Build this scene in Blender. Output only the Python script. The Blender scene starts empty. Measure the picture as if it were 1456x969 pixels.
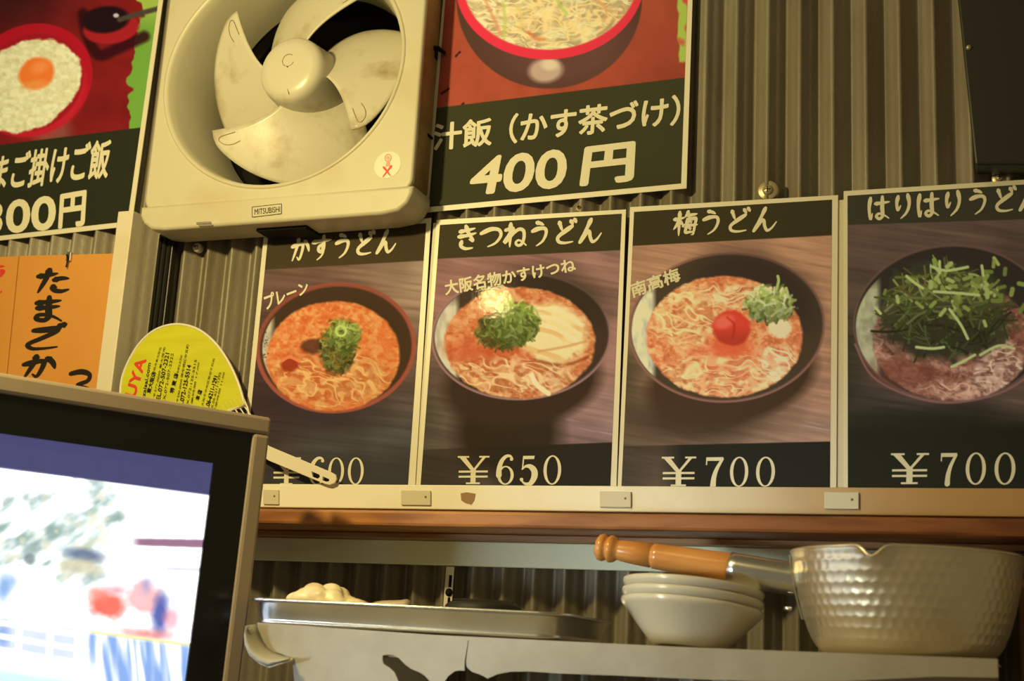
import bpy, bmesh, math, random
import numpy as np
from mathutils import Matrix, Vector

S = bpy.context.scene
COL = S.collection
random.seed(7)
RNG = np.random.default_rng(11)
PI = math.pi

# ------------------------------------------------------------------ camera
FPX = 1901.8
RC = np.array([[0.93668502, 0.3461487, 0.05293625],
               [-0.03213442, 0.23550294, -0.97134224],
               [-0.34869549, 0.90814065, 0.23171536]])
CC = np.array([0.58113, -1.26981, -0.170646])
cd = bpy.data.cameras.new('camera')
cam = bpy.data.objects.new('camera', cd)
COL.objects.link(cam)
cd.sensor_width = 36
cd.lens = FPX * 36 / 1456
cd.clip_start = .02
_m = Matrix.Identity(4)
for i in range(3):
    _m[i][0] = RC[0][i]; _m[i][1] = -RC[1][i]; _m[i][2] = -RC[2][i]; _m[i][3] = CC[i]
cam.matrix_world = _m
S.camera = cam
cd.dof.use_dof = True
cd.dof.focus_distance = 1.42
cd.dof.aperture_fstop = 8

# ------------------------------------------------------------------ light
S.view_settings.view_transform = 'Standard'
S.view_settings.look = 'None'
S.view_settings.exposure = 0
S.view_settings.gamma = 1
S.view_settings.use_curve_mapping = False
W = bpy.data.worlds.new('world'); S.world = W
W.use_nodes = True
W.node_tree.nodes['Background'].inputs[0].default_value = (1, .78, .38, 1)
W.node_tree.nodes['Background'].inputs[1].default_value = .165


def light(name, typ, loc, power, color, target=None, **kw):
    l = bpy.data.lights.new(name, typ)
    l.energy = power; l.color = color
    for k, v in kw.items(): setattr(l, k, v)
    o = bpy.data.objects.new(name, l); COL.objects.link(o); o.location = loc
    if target is not None:
        o.rotation_euler = (Vector(target) - Vector(loc)).to_track_quat('-Z', 'Y').to_euler()
    return o


light('warm_bulb', 'POINT', (-.214, -.716, .404), 22.5, (1, .78, .31), shadow_soft_size=.024)
light('ceiling_lamp', 'AREA', (-.1, -1.6, 1.2), 2.5, (1, .78, .35), (.1, 0, .2), shape='DISK', size=.5)
light('daylight', 'AREA', (-.85, -1.6, -.30), .17, (.84, .98, 1), (.27, -.10, -.125), shape='RECTANGLE', size=.25, size_y=.2, spread=math.radians(15))


# ------------------------------------------------------------------ pixel helpers
def at(u, v, y):
    d = RC.T @ np.array([(u - 728) / FPX, (v - 484.5) / FPX, 1.0])
    return CC + (y - CC[1]) / d[1] * d


def project(P):
    q = (P - CC) @ RC.T
    return 728 + FPX * q[:, 0] / q[:, 2], 484.5 + FPX * q[:, 1] / q[:, 2]


def lin(c):
    c = np.asarray(c, float) / 255
    return np.where(c <= .04045, c / 12.92, ((c + .055) / 1.055) ** 2.4)


# ------------------------------------------------------------------ materials
def mat(name, color, rough=.6, metal=0., noise=None, bump=None, spec=.5, coat=0., attr=None, emit=None, coords='Object'):
    """noise=(scale, second colour, contrast low, high, stretch xyz); bump=(scale, strength, distance)"""
    m = bpy.data.materials.new(name); m.use_nodes = True
    nt = m.node_tree; b = nt.nodes['Principled BSDF']
    b.inputs['Roughness'].default_value = rough
    b.inputs['Metallic'].default_value = metal
    b.inputs['Specular IOR Level'].default_value = spec
    b.inputs['Coat Weight'].default_value = coat
    if color is not None:
        b.inputs['Base Color'].default_value = (*color, 1)
    if noise or bump:
        tc = nt.nodes.new('ShaderNodeTexCoord')
    if noise:
        sc, c2, lo, hi = noise[:4]
        mp = nt.nodes.new('ShaderNodeMapping')
        mp.inputs['Scale'].default_value = noise[4] if len(noise) > 4 else (1, 1, 1)
        nt.links.new(tc.outputs[coords], mp.inputs[0])
        n = nt.nodes.new('ShaderNodeTexNoise')
        n.inputs['Scale'].default_value = sc; n.inputs['Detail'].default_value = 6
        n.inputs['Roughness'].default_value = .62
        nt.links.new(mp.outputs[0], n.inputs['Vector'])
        r = nt.nodes.new('ShaderNodeValToRGB')
        r.color_ramp.elements[0].position = lo; r.color_ramp.elements[1].position = hi
        r.color_ramp.elements[0].color = (*color, 1); r.color_ramp.elements[1].color = (*c2, 1)
        nt.links.new(n.outputs['Fac'], r.inputs[0])
        nt.links.new(r.outputs[0], b.inputs['Base Color'])
    if bump:
        n2 = nt.nodes.new('ShaderNodeTexNoise')
        n2.inputs['Scale'].default_value = bump[0]; n2.inputs['Detail'].default_value = 3
        nt.links.new(tc.outputs[coords], n2.inputs['Vector'])
        bp = nt.nodes.new('ShaderNodeBump')
        bp.inputs['Strength'].default_value = bump[1]; bp.inputs['Distance'].default_value = bump[2]
        nt.links.new(n2.outputs['Fac'], bp.inputs['Height'])
        nt.links.new(bp.outputs[0], b.inputs['Normal'])
    if attr:
        a = nt.nodes.new('ShaderNodeAttribute'); a.attribute_name = attr
        if emit is None:
            nt.links.new(a.outputs['Color'], b.inputs['Base Color'])
        else:
            b.inputs['Base Color'].default_value = (.01, .01, .01, 1)
            nt.links.new(a.outputs['Color'], b.inputs['Emission Color'])
            b.inputs['Emission Strength'].default_value = emit
    return m


M = {}
M['corrugated'] = mat('corrugated_iron', (.28, .255, .21), .5, .15, (9, (.155, .13, .085), .38, .72, (1, 1, .25)), (160, .25, .002))
M['cream'] = mat('cream_paint', (.86, .85, .76), .45, 0, (6, (.70, .62, .45), .55, .85), (30, .1, .002))
M['batten'] = mat('batten_paint', (.72, .67, .55), .5, 0, (9, (.62, .54, .38), .55, .85))
M['cream_grey'] = mat('cream_plastic', (.62, .59, .47), .5)
M['pale_green'] = mat('pale_green_paint', (.78, .83, .66), .45, 0, (5, (.55, .48, .30), .55, .8, (.5, 1, 3)), (30, .1, .002))
M['white_border'] = mat('laminated_white_card', (.74, .72, .62), .35)
M['print'] = mat('laminated_print', None, .05, spec=.012, attr='Col', bump=(170, .02, .004))
M['ink_cream'] = mat('cream_ink', (.74, .72, .60), .5, spec=.2)
M['ink_red'] = mat('red_ink', (.70, .045, .03), .5)
M['ink_black'] = mat('black_ink', (.020, .017, .014), .8, spec=.15)
M['ink_grey'] = mat('grey_ink', (.22, .21, .18), .5)
M['orange_board'] = mat('orange_board', (.68, .31, .065), .6, 0, (3, (.60, .25, .045), .4, .75))
M['fan_ivory'] = mat('ivory_plastic', (.55, .53, .42), .42, 0, (8, (.46, .39, .24), .5, .85))
M['fan_blade'] = mat('ivory_blade_plastic', (.58, .56, .47), .30, 0, (16, (.30, .22, .11), .54, .80))
M['fan_side'] = mat('grimy_ivory_plastic', (.40, .29, .12), .5, 0, (12, (.20, .12, .04), .4, .7))
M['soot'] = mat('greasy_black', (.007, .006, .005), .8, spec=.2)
M['black'] = mat('black_plastic', (.010, .010, .010), .45)
M['tv_frame'] = mat('brown_grey_plastic', (.37, .30, .23), .42)
M['tv_bezel'] = mat('gloss_black', (.006, .007, .007), .25)
M['screen'] = mat('lit_screen', None, .3, attr='Col', emit=1.35)
M['steel'] = mat('stainless_steel', (.62, .62, .60), .26, 1.0, (20, (.52, .52, .50), .4, .7))
M['pot'] = mat('hammered_aluminium', (.80, .70, .52), .34, .85, (25, (.68, .60, .44), .4, .8))
M['porcelain'] = mat('white_porcelain', (.54, .49, .38), .25, 0, coat=.2)
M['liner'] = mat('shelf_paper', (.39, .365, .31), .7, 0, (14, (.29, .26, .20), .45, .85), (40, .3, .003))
M['paper'] = mat('cream_paper', (.80, .70, .50), .7, 0, None, (30, .3, .003))
M['bag'] = mat('crumpled_film', (.92, .82, .56), .35, 0, (18, (.60, .40, .16), .52, .8), (60, .5, .004))
M['yellow'] = mat('yellow_paper', (.60, .62, .012), .6, 0, (10, (.52, .52, .01), .4, .7, (1, 1, 6)))
M['uchiwa_white'] = mat('white_plastic', (.78, .74, .64), .4)
M['screw'] = mat('zinc_screw', (.50, .44, .28), .4, .6)
M['rubber'] = mat('black_lacquer', (.012, .013, .011), .6)
M['brown_tape'] = mat('brown_tape', (.28, .16, .06), .5)
M['white_metal'] = mat('white_painted_steel', (.80, .77, .66), .4)


def paint_shade(m, tint, x0, x1):
    """weaker light along the member painted into its colour from world x0 to x1"""
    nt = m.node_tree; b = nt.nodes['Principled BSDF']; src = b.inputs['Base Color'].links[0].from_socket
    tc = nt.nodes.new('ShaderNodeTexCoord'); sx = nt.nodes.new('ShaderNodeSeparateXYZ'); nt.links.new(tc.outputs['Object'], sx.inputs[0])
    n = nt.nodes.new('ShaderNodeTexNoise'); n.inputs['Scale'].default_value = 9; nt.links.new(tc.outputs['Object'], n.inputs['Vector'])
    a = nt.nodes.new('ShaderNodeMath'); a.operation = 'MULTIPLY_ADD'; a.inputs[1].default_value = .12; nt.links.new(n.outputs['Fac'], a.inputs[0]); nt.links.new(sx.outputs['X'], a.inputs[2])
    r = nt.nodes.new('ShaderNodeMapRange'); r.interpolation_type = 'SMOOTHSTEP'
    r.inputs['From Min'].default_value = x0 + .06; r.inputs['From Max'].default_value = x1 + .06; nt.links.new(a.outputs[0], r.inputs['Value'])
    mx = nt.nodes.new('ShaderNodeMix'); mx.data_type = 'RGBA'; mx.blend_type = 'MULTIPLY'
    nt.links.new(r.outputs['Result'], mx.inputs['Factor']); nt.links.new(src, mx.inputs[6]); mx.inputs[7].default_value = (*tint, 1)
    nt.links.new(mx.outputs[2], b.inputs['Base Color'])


paint_shade(M['cream'], (.50, .30, .12), .18, .52)  # rail's right end darkened by colour for the weaker light there


def wood(name, c1, c2, scale, rough=.45, shade_tint=None):
    m = bpy.data.materials.new(name); m.use_nodes = True
    nt = m.node_tree; b = nt.nodes['Principled BSDF']
    tc = nt.nodes.new('ShaderNodeTexCoord')
    mp = nt.nodes.new('ShaderNodeMapping'); mp.inputs['Scale'].default_value = scale
    nt.links.new(tc.outputs['Object'], mp.inputs[0])
    n = nt.nodes.new('ShaderNodeTexNoise'); n.inputs['Scale'].default_value = 3; n.inputs['Detail'].default_value = 5
    nt.links.new(mp.outputs[0], n.inputs['Vector'])
    w = nt.nodes.new('ShaderNodeMath'); w.operation = 'MULTIPLY'; w.inputs[1].default_value = 26
    nt.links.new(n.outputs['Fac'], w.inputs[0])
    s = nt.nodes.new('ShaderNodeMath'); s.operation = 'SINE'; nt.links.new(w.outputs[0], s.inputs[0])
    r = nt.nodes.new('ShaderNodeValToRGB')
    r.color_ramp.elements[0].color = (*c1, 1); r.color_ramp.elements[1].color = (*c2, 1)
    a = nt.nodes.new('ShaderNodeMath'); a.operation = 'MULTIPLY_ADD'; a.inputs[1].default_value = .5; a.inputs[2].default_value = .5
    nt.links.new(s.outputs[0], a.inputs[0]); nt.links.new(a.outputs[0], r.inputs[0])
    nt.links.new(r.outputs[0], b.inputs['Base Color'])
    b.inputs['Roughness'].default_value = rough
    if shade_tint: paint_shade(m, tuple(math.sqrt(g) for g in shade_tint), .02, .45)  # right end dimmed by colour, as on the rail
    return m


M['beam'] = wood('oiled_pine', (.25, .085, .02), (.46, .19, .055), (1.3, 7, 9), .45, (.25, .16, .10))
M['ledger'] = wood('brown_pine', (.27, .13, .05), (.36, .19, .08), (1.2, 6, 14))
M['handle'] = wood('varnished_wood', (.50, .20, .045), (.58, .26, .07), (2, 9, 9), .22)
M['dark_wood'] = wood('dark_wood', (.07, .028, .012), (.11, .045, .02), (9, 9, 1.5))
M['board'] = wood('grey_board', (.20, .14, .08), (.27, .2, .12), (1.2, 6, 14), .6)


# ------------------------------------------------------------------ mesh helpers
class MB:
    def __init__(s): s.v = []; s.f = []; s.sm = []

    def add(s, vs, fs, smooth=False):
        o = len(s.v); s.v += [tuple(map(float, p)) for p in vs]
        s.f += [tuple(i + o for i in f) for f in fs]; s.sm += [smooth] * len(fs)
        return s

    def box(s, x0, x1, y0, y1, z0, z1):
        return s.hexa([(x0, y0, z0), (x1, y0, z0), (x1, y0, z1), (x0, y0, z1)], [(x0, y1, z0), (x1, y1, z0), (x1, y1, z1), (x0, y1, z1)])

    def hexa(s, a, b):
        n = len(a); fs = [tuple(range(n)), tuple(range(2 * n - 1, n - 1, -1))]
        fs += [(i, i + n, (i + 1) % n + n, (i + 1) % n) for i in range(n)]
        return s.add(list(a) + list(b), fs)

    def lathe(s, prof, n=48, mtx=None, caps=(False, False), fn=None):
        """prof = [(radius, height)] round local z; mtx places it"""
        vs = []
        for (r, h) in prof:
            for k in range(n):
                a = 2 * PI * k / n
                p = Vector((r * math.cos(a), r * math.sin(a), h))
                vs.append(p)
        if fn: vs = [fn(p) for p in vs]
        if mtx is not None: vs = [mtx @ p for p in vs]
        fs = []
        for i in range(len(prof) - 1):
            for k in range(n):
                k2 = (k + 1) % n
                fs.append((i * n + k, i * n + k2, (i + 1) * n + k2, (i + 1) * n + k))
        if caps[0]: fs.append(tuple(range(n - 1, -1, -1)))
        if caps[1]: fs.append(tuple(range((len(prof) - 1) * n, len(prof) * n)))
        return s.add(vs, fs, True)

    def tube(s, pts, r, n=10, closed=False):
        pts = [Vector(p) for p in pts]; N = len(pts); rs = r if hasattr(r, '__len__') else [r] * N
        vs = []; up = Vector((.31, .2, .93)).normalized()
        for i in range(N):
            a = pts[(i - 1) % N] if (closed or i > 0) else pts[i]
            b = pts[(i + 1) % N] if (closed or i < N - 1) else pts[i]
            t = (b - a).normalized(); x = t.cross(up)
            x = x.normalized() if x.length > 1e-4 else Vector((1, 0, 0)); y = t.cross(x)
            for k in range(n):
                an = 2 * PI * k / n
                vs.append(pts[i] + rs[i] * (math.cos(an) * x + math.sin(an) * y))
        fs = []
        for i in range(N if closed else N - 1):
            j = (i + 1) % N
            for k in range(n):
                fs.append((i * n + k, i * n + (k + 1) % n, j * n + (k + 1) % n, j * n + k))
        if not closed: fs += [tuple(range(n - 1, -1, -1)), tuple(range((N - 1) * n, N * n))]
        return s.add(vs, fs, True)

    def build(s, name, m, parent=None, bevel=0, seg=2, smooth_angle=None):
        me = bpy.data.meshes.new(name)
        me.from_pydata(s.v, [], s.f)
        for p, q in zip(me.polygons, s.sm): p.use_smooth = q
        bm = bmesh.new(); bm.from_mesh(me); bmesh.ops.recalc_face_normals(bm, faces=bm.faces); bm.to_mesh(me); bm.free()
        me.materials.append(m)
        o = bpy.data.objects.new(name, me); COL.objects.link(o)
        if parent: o.parent = parent
        if bevel:
            md = o.modifiers.new('bevel', 'BEVEL'); md.width = bevel; md.segments = seg; md.limit_method = 'ANGLE'
        return o


def tag(o, label, cat, group=None):
    o['label'] = label; o['category'] = cat
    if group: o['group'] = group
    return o


def thing(name, label, cat, group=None):
    o = bpy.data.objects.new(name, None); COL.objects.link(o)
    o.empty_display_size = .02
    return tag(o, label, cat, group)


def settle(o, loc):
    """move an Empty's origin to its base without moving its parts"""
    loc = Vector(loc); o.location = loc
    for c in o.children: c.matrix_parent_inverse = Matrix.Translation(-loc)
    return o


def struct(o): o['kind'] = 'structure'; return o


def plate(name, loops, y, thick, m, parent=None, bevel=0.):
    """flat shape in the x-z plane (outer loop, then holes), front face at y, going back by thick"""
    c = bpy.data.curves.new(name, 'CURVE'); c.dimensions = '2D'; c.fill_mode = 'BOTH'
    c.extrude = thick / 2 - bevel; c.bevel_depth = bevel; c.bevel_resolution = 2 if bevel else 0
    for lp in loops:
        sp = c.splines.new('POLY'); sp.points.add(len(lp) - 1); sp.use_cyclic_u = True
        for p, q in zip(sp.points, lp): p.co = (q[0], q[1], 0, 1)
    o = bpy.data.objects.new(name, c); COL.objects.link(o)
    me = bpy.data.meshes.new_from_object(o.evaluated_get(bpy.context.evaluated_depsgraph_get()))
    bpy.data.objects.remove(o); bpy.data.curves.remove(c)
    me.transform(Matrix(((1, 0, 0, 0), (0, 0, 1, y + thick / 2), (0, 1, 0, 0), (0, 0, 0, 1))))
    bm = bmesh.new(); bm.from_mesh(me)
    bmesh.ops.remove_doubles(bm, verts=bm.verts, dist=1e-6)
    bmesh.ops.recalc_face_normals(bm, faces=bm.faces); bm.to_mesh(me); bm.free()
    me.materials.clear(); me.materials.append(m)
    o = bpy.data.objects.new(name, me); COL.objects.link(o)
    if parent: o.parent = parent
    return o


def pxz(pts, y): return [(float(p[0]), float(p[2])) for p in (at(u, v, y) for u, v in pts)]


def rrect(x0, x1, z0, z1, r, n=6):
    out = []
    for cx, cz, a0 in ((x1 - r, z1 - r, 0), (x0 + r, z1 - r, 90), (x0 + r, z0 + r, 180), (x1 - r, z0 + r, 270)):
        for k in range(n + 1):
            a = math.radians(a0 + 90 * k / n); out.append((cx + r * math.cos(a), cz + r * math.sin(a)))
    return out


def ellipse(cx, cz, rx, rz, n=64): return [(cx + rx * math.cos(2 * PI * k / n), cz + rz * math.sin(2 * PI * k / n)) for k in range(n)]


def smoothpts(pts, n=8, closed=False):
    P = [np.array(p, float) for p in pts]; N = len(P); out = []
    rng = range(N if closed else N - 1)
    for i in rng:
        if closed: a, b, c, d = P[i - 1], P[i], P[(i + 1) % N], P[(i + 2) % N]
        else: a, b, c, d = P[max(i - 1, 0)], P[i], P[i + 1], P[min(i + 2, N - 1)]
        for k in range(n):
            t = k / n
            out.append(.5 * ((2 * b) + (c - a) * t + (2 * a - 5 * b + 4 * c - d) * t * t + (3 * b - a - 3 * c + d) * t ** 3))
    if not closed: out.append(P[-1])
    return out


# ------------------------------------------------------------------ lettering
def quadmap(quad, y):
    """(s, t) in the unit square, t down, onto the plane y through four photo points TL TR BR BL"""
    a, b, c, d = [at(u, v, y) for u, v in quad]

    def f(s, t): return (1 - t) * ((1 - s) * a + s * b) + t * ((1 - s) * d + s * c)
    return f


def font_mesh(text, bold=0., size_shear=0.):
    c = bpy.data.curves.new('lettering', 'FONT'); c.body = text; c.offset = bold; c.resolution_u = 4; c.shear = size_shear
    o = bpy.data.objects.new('lettering', c); COL.objects.link(o)
    me = bpy.data.meshes.new_from_object(o.evaluated_get(bpy.context.evaluated_depsgraph_get()))
    bpy.data.objects.remove(o); bpy.data.curves.remove(c)
    v = np.array([x.co[:2] for x in me.vertices]); f = [tuple(p.vertices) for p in me.polygons]
    bpy.data.meshes.remove(me)
    lo, hi = v.min(0), v.max(0); v = (v - lo) / (hi - lo); v[:, 1] = 1 - v[:, 1]
    return v, f


def lift(mb, f):
    """each piece of ink a few microns above the last, so pieces never share a plane"""
    mb.ink = getattr(mb, 'ink', 0) + 1; d = np.array([0, -1e-5 * mb.ink, 0])
    return lambda s, t: f(s, t) + d


def put_text(mb, text, f, bold=0., shear=0.):
    """bold = stroke growth in em, by overprinting shifted copies"""
    v, fs = font_mesh(text, 0, shear)
    n = max(len(text), 1); steps = [(0, 0)]
    if bold > .02: steps += [(math.cos(a), math.sin(a)) for a in np.linspace(0, 2 * PI, 8, endpoint=False)]
    for a, b in steps:
        g = lift(mb, f); mb.add([g(p[0] + a * bold / n, p[1] + b * bold) for p in v], fs)


BR = {
 'か': [[(.06,.36),(.28,.31),(.50,.27),(.61,.33),(.58,.60),(.47,.90),(.34,.80)],[(.36,.05),(.33,.32),(.12,.93)],[(.70,.18),(.86,.36),(.95,.60)]],
 'す': [[(.04,.25),(.5,.22),(.96,.20)],[(.58,.03),(.58,.30),(.58,.55),(.50,.66),(.36,.60),(.36,.46),(.48,.40),(.58,.48),(.60,.66),(.52,.84),(.32,.98)]],
 'う': [[(.34,.04),(.50,.08),(.64,.15)],[(.16,.38),(.42,.29),(.70,.30),(.76,.50),(.62,.80),(.36,.98)]],
 'ど': [[(.24,.08),(.30,.24),(.37,.42)],[(.80,.26),(.45,.48),(.20,.68),(.24,.86),(.50,.92),(.84,.88)],[(.74,.05),(.84,.19)],[(.90,.0),(.99,.13)]],
 'ん': [[(.52,.03),(.30,.48),(.05,.95)],[(.07,.92),(.32,.56),(.46,.52),(.50,.72),(.60,.92),(.78,.84),(.97,.60)]],
 'き': [[(.14,.24),(.45,.20),(.82,.13)],[(.10,.45),(.5,.41),(.88,.33)],[(.40,.02),(.54,.32),(.76,.64),(.58,.58)],[(.24,.66),(.22,.84),(.44,.96),(.76,.94)]],
 'つ': [[(.03,.36),(.48,.20),(.84,.26),(.92,.50),(.70,.78),(.36,.92)]],
 'ね': [[(.26,.03),(.26,.5),(.26,.97)],[(.05,.28),(.36,.23),(.22,.50),(.03,.76),(.12,.70),(.40,.42),(.64,.27),(.84,.34),(.88,.60),(.80,.86),(.64,.93),(.52,.83),(.62,.72),(.80,.78),(.99,.94)]],
 'は': [[(.14,.07),(.08,.50),(.14,.95),(.22,.72)],[(.36,.32),(.66,.30),(.98,.27)],[(.67,.05),(.66,.50),(.68,.82),(.54,.95),(.40,.85),(.50,.74),(.72,.80),(.96,.95)]],
 'り': [[(.28,.08),(.22,.36),(.27,.64),(.39,.46)],[(.70,.03),(.77,.40),(.66,.74),(.40,.99)]],
 'た': [[(.06,.28),(.34,.25),(.60,.20)],[(.36,.03),(.28,.40),(.08,.95)],[(.54,.46),(.72,.41),(.94,.43)],[(.52,.72),(.56,.88),(.76,.94),(.98,.88)]],
 'ま': [[(.12,.22),(.50,.20),(.90,.17)],[(.16,.43),(.50,.42),(.86,.39)],[(.52,.02),(.52,.50),(.54,.78),(.40,.93),(.16,.88),(.20,.73),(.44,.71),(.70,.80),(.94,.96)]],
 'ご': [[(.16,.20),(.46,.20),(.76,.18),(.76,.30),(.40,.54),(.08,.76),(.20,.94),(.52,.94),(.88,.88)],[(.84,.06),(.88,.18)],[(.94,.03),(.98,.14)]],
 'ラ': [[(.2,.1),(.9,.08)],[(.05,.4),(.5,.38),(.9,.36),(.75,.7),(.4,.98)]],
 'ン': [[(.1,.15),(.35,.35)],[(.1,.95),(.5,.75),(.9,.25)]],
 '3': [[(.08,.12),(.50,.06),(.82,.14),(.78,.32),(.38,.46),(.80,.56),(.90,.78),(.50,.96),(.08,.86)]],
 '梅': [[(.01,.31),(.20,.29),(.43,.25)],[(.22,.02),(.22,.5),(.22,.99)],[(.20,.34),(.12,.54),(.0,.72)],[(.25,.40),(.38,.54)],
        [(.58,.01),(.54,.12),(.45,.24)],[(.54,.16),(.75,.15),(.96,.12)],[(.57,.33),(.54,.60),(.50,.86),(.68,.86),(.86,.85)],[(.57,.33),(.74,.32),(.92,.31),(.88,.60),(.84,.92),(.76,.98)],
        [(.40,.60),(.70,.58),(1.0,.57)],[(.69,.38),(.74,.50)],[(.67,.66),(.72,.78)]],
}


def ribbon(mb, f, pts, w, asp, prof=None):
    f = lift(mb, f)
    q = smoothpts(pts, 7); n = len(q); L = []; Rr = []
    for i in range(n):
        d = (q[min(i + 1, n - 1)] - q[max(i - 1, 0)]) * np.array([asp, 1.0]); l = np.hypot(*d) + 1e-9
        nx, ny = -d[1] / l / asp, d[0] / l
        t = i / (n - 1)
        k = prof(t) if prof else (.72 + .45 * math.exp(-((t - .12) / .14) ** 2) + .25 * math.sin(PI * t) - .38 * t ** 3)
        h = w * k / 2
        # ends drawn in a little so they look like a brush lift
        L.append((q[i][0] + nx * h, q[i][1] + ny * h)); Rr.append((q[i][0] - nx * h, q[i][1] - ny * h))
    up = [np.array([0, -6e-7 * i, 0]) for i in range(n)]
    vs = [f(*p) + u for p, u in zip(L, up)] + [f(*p) + u for p, u in zip(Rr, up)]
    mb.ink += n // 12
    mb.add(vs, [(i, i + 1, i + 1 + n, i + n) for i in range(n - 1)])
    for e in (0, n - 1):                                   # round ends
        f = lift(mb, f); cx, cy = q[e]; r = math.hypot((L[e][0] - cx) * asp, L[e][1] - cy)
        mb.add([f(cx + r * math.cos(a) / asp, cy + r * math.sin(a)) for a in np.linspace(0, 2 * PI, 10, endpoint=False)], [tuple(range(10))])


def brush_text(mb, text, f, w=.13, asp=1.0, gap=.04):
    """brush characters along s; each in its own cell"""
    n = len(text)
    for i, ch in enumerate(text):
        mb.ink = 0

        def g(s, t, i=i): return f((i + gap + (1 - 2 * gap) * s) / n, t)
        for st in BR[ch]: ribbon(mb, g, st, w, asp)


def ring(mb, f, cx, cy, rx, ry, ix, iy, n=28):
    f = lift(mb, f)
    a = np.linspace(0, 2 * PI, n, endpoint=False)
    vs = [f(cx + rx * math.cos(t), cy + ry * math.sin(t)) for t in a] + [f(cx + ix * math.cos(t), cy + iy * math.sin(t)) for t in a]
    mb.add(vs, [(i, (i + 1) % n, (i + 1) % n + n, i + n) for i in range(n)])


def poly(mb, f, pts): f = lift(mb, f); mb.add([f(*p) for p in pts], [tuple(range(len(pts)))])


def price(mb, ch, f):
    con = lambda t: 1.0
    if ch == '0': ring(mb, f, .5, .5, .45, .5, .29, .455)
    elif ch == '6':
        ring(mb, f, .5, .68, .43, .32, .27, .275)
        ribbon(mb, f, [(.84, .12), (.72, .03), (.50, .04), (.28, .2), (.16, .45), (.15, .68)], .17, .62, lambda t: .35 + .75 * t)
        ring(mb, f, .80, .13, .09, .06, .001, .001)
    elif ch == '5':
        poly(mb, f, [(.20, .02), (.86, .02), (.82, .13), (.20, .13)]); poly(mb, f, [(.20, .02), (.27, .02), (.22, .46), (.14, .48)])
        ribbon(mb, f, [(.17, .47), (.34, .38), (.60, .38), (.84, .52), (.86, .74), (.64, .96), (.34, .96), (.12, .84)], .17, .62, lambda t: .3 + 1.0 * math.sin(PI * t) ** 2)
        ring(mb, f, .14, .82, .10, .06, .001, .001)
    elif ch == '7':
        poly(mb, f, [(.08, .02), (.92, .02), (.92, .10), (.84, .14), (.08, .14)]); poly(mb, f, [(.08, .02), (.14, .02), (.13, .28), (.07, .28)])
        ribbon(mb, f, [(.88, .08), (.62, .40), (.48, .70), (.44, .99)], .16, .62, lambda t: .5 + .6 * t)
    elif ch == '¥':
        poly(mb, f, [(.04, .03), (.24, .03), (.57, .52), (.43, .52)]); poly(mb, f, [(.80, .03), (.90, .03), (.55, .52), (.48, .50)])
        poly(mb, f, [(.42, .48), (.58, .48), (.58, .97), (.42, .97)])
        poly(mb, f, [(.0, .0), (.36, .0), (.36, .06), (.0, .06)]); poly(mb, f, [(.68, .0), (1., .0), (1., .06), (.68, .06)])
        poly(mb, f, [(.28, .94), (.72, .94), (.72, 1.), (.28, 1.)])
        for yy in (.52, .70): poly(mb, f, [(.04, yy), (.96, yy), (.96, yy + .07), (.04, yy + .07)])


# ------------------------------------------------------------------ printed pictures: colour fields on fine grids
def vnoise(x, y, seed):
    r = np.random.default_rng(seed); T = r.random((64, 64))
    xi = np.floor(x).astype(int); yi = np.floor(y).astype(int); fx = x - xi; fy = y - yi
    fx = fx * fx * (3 - 2 * fx); fy = fy * fy * (3 - 2 * fy)
    g = lambda i, j: T[(yi + j) % 64, (xi + i) % 64]
    return (g(0, 0) * (1 - fx) + g(1, 0) * fx) * (1 - fy) + (g(0, 1) * (1 - fx) + g(1, 1) * fx) * fy


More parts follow.
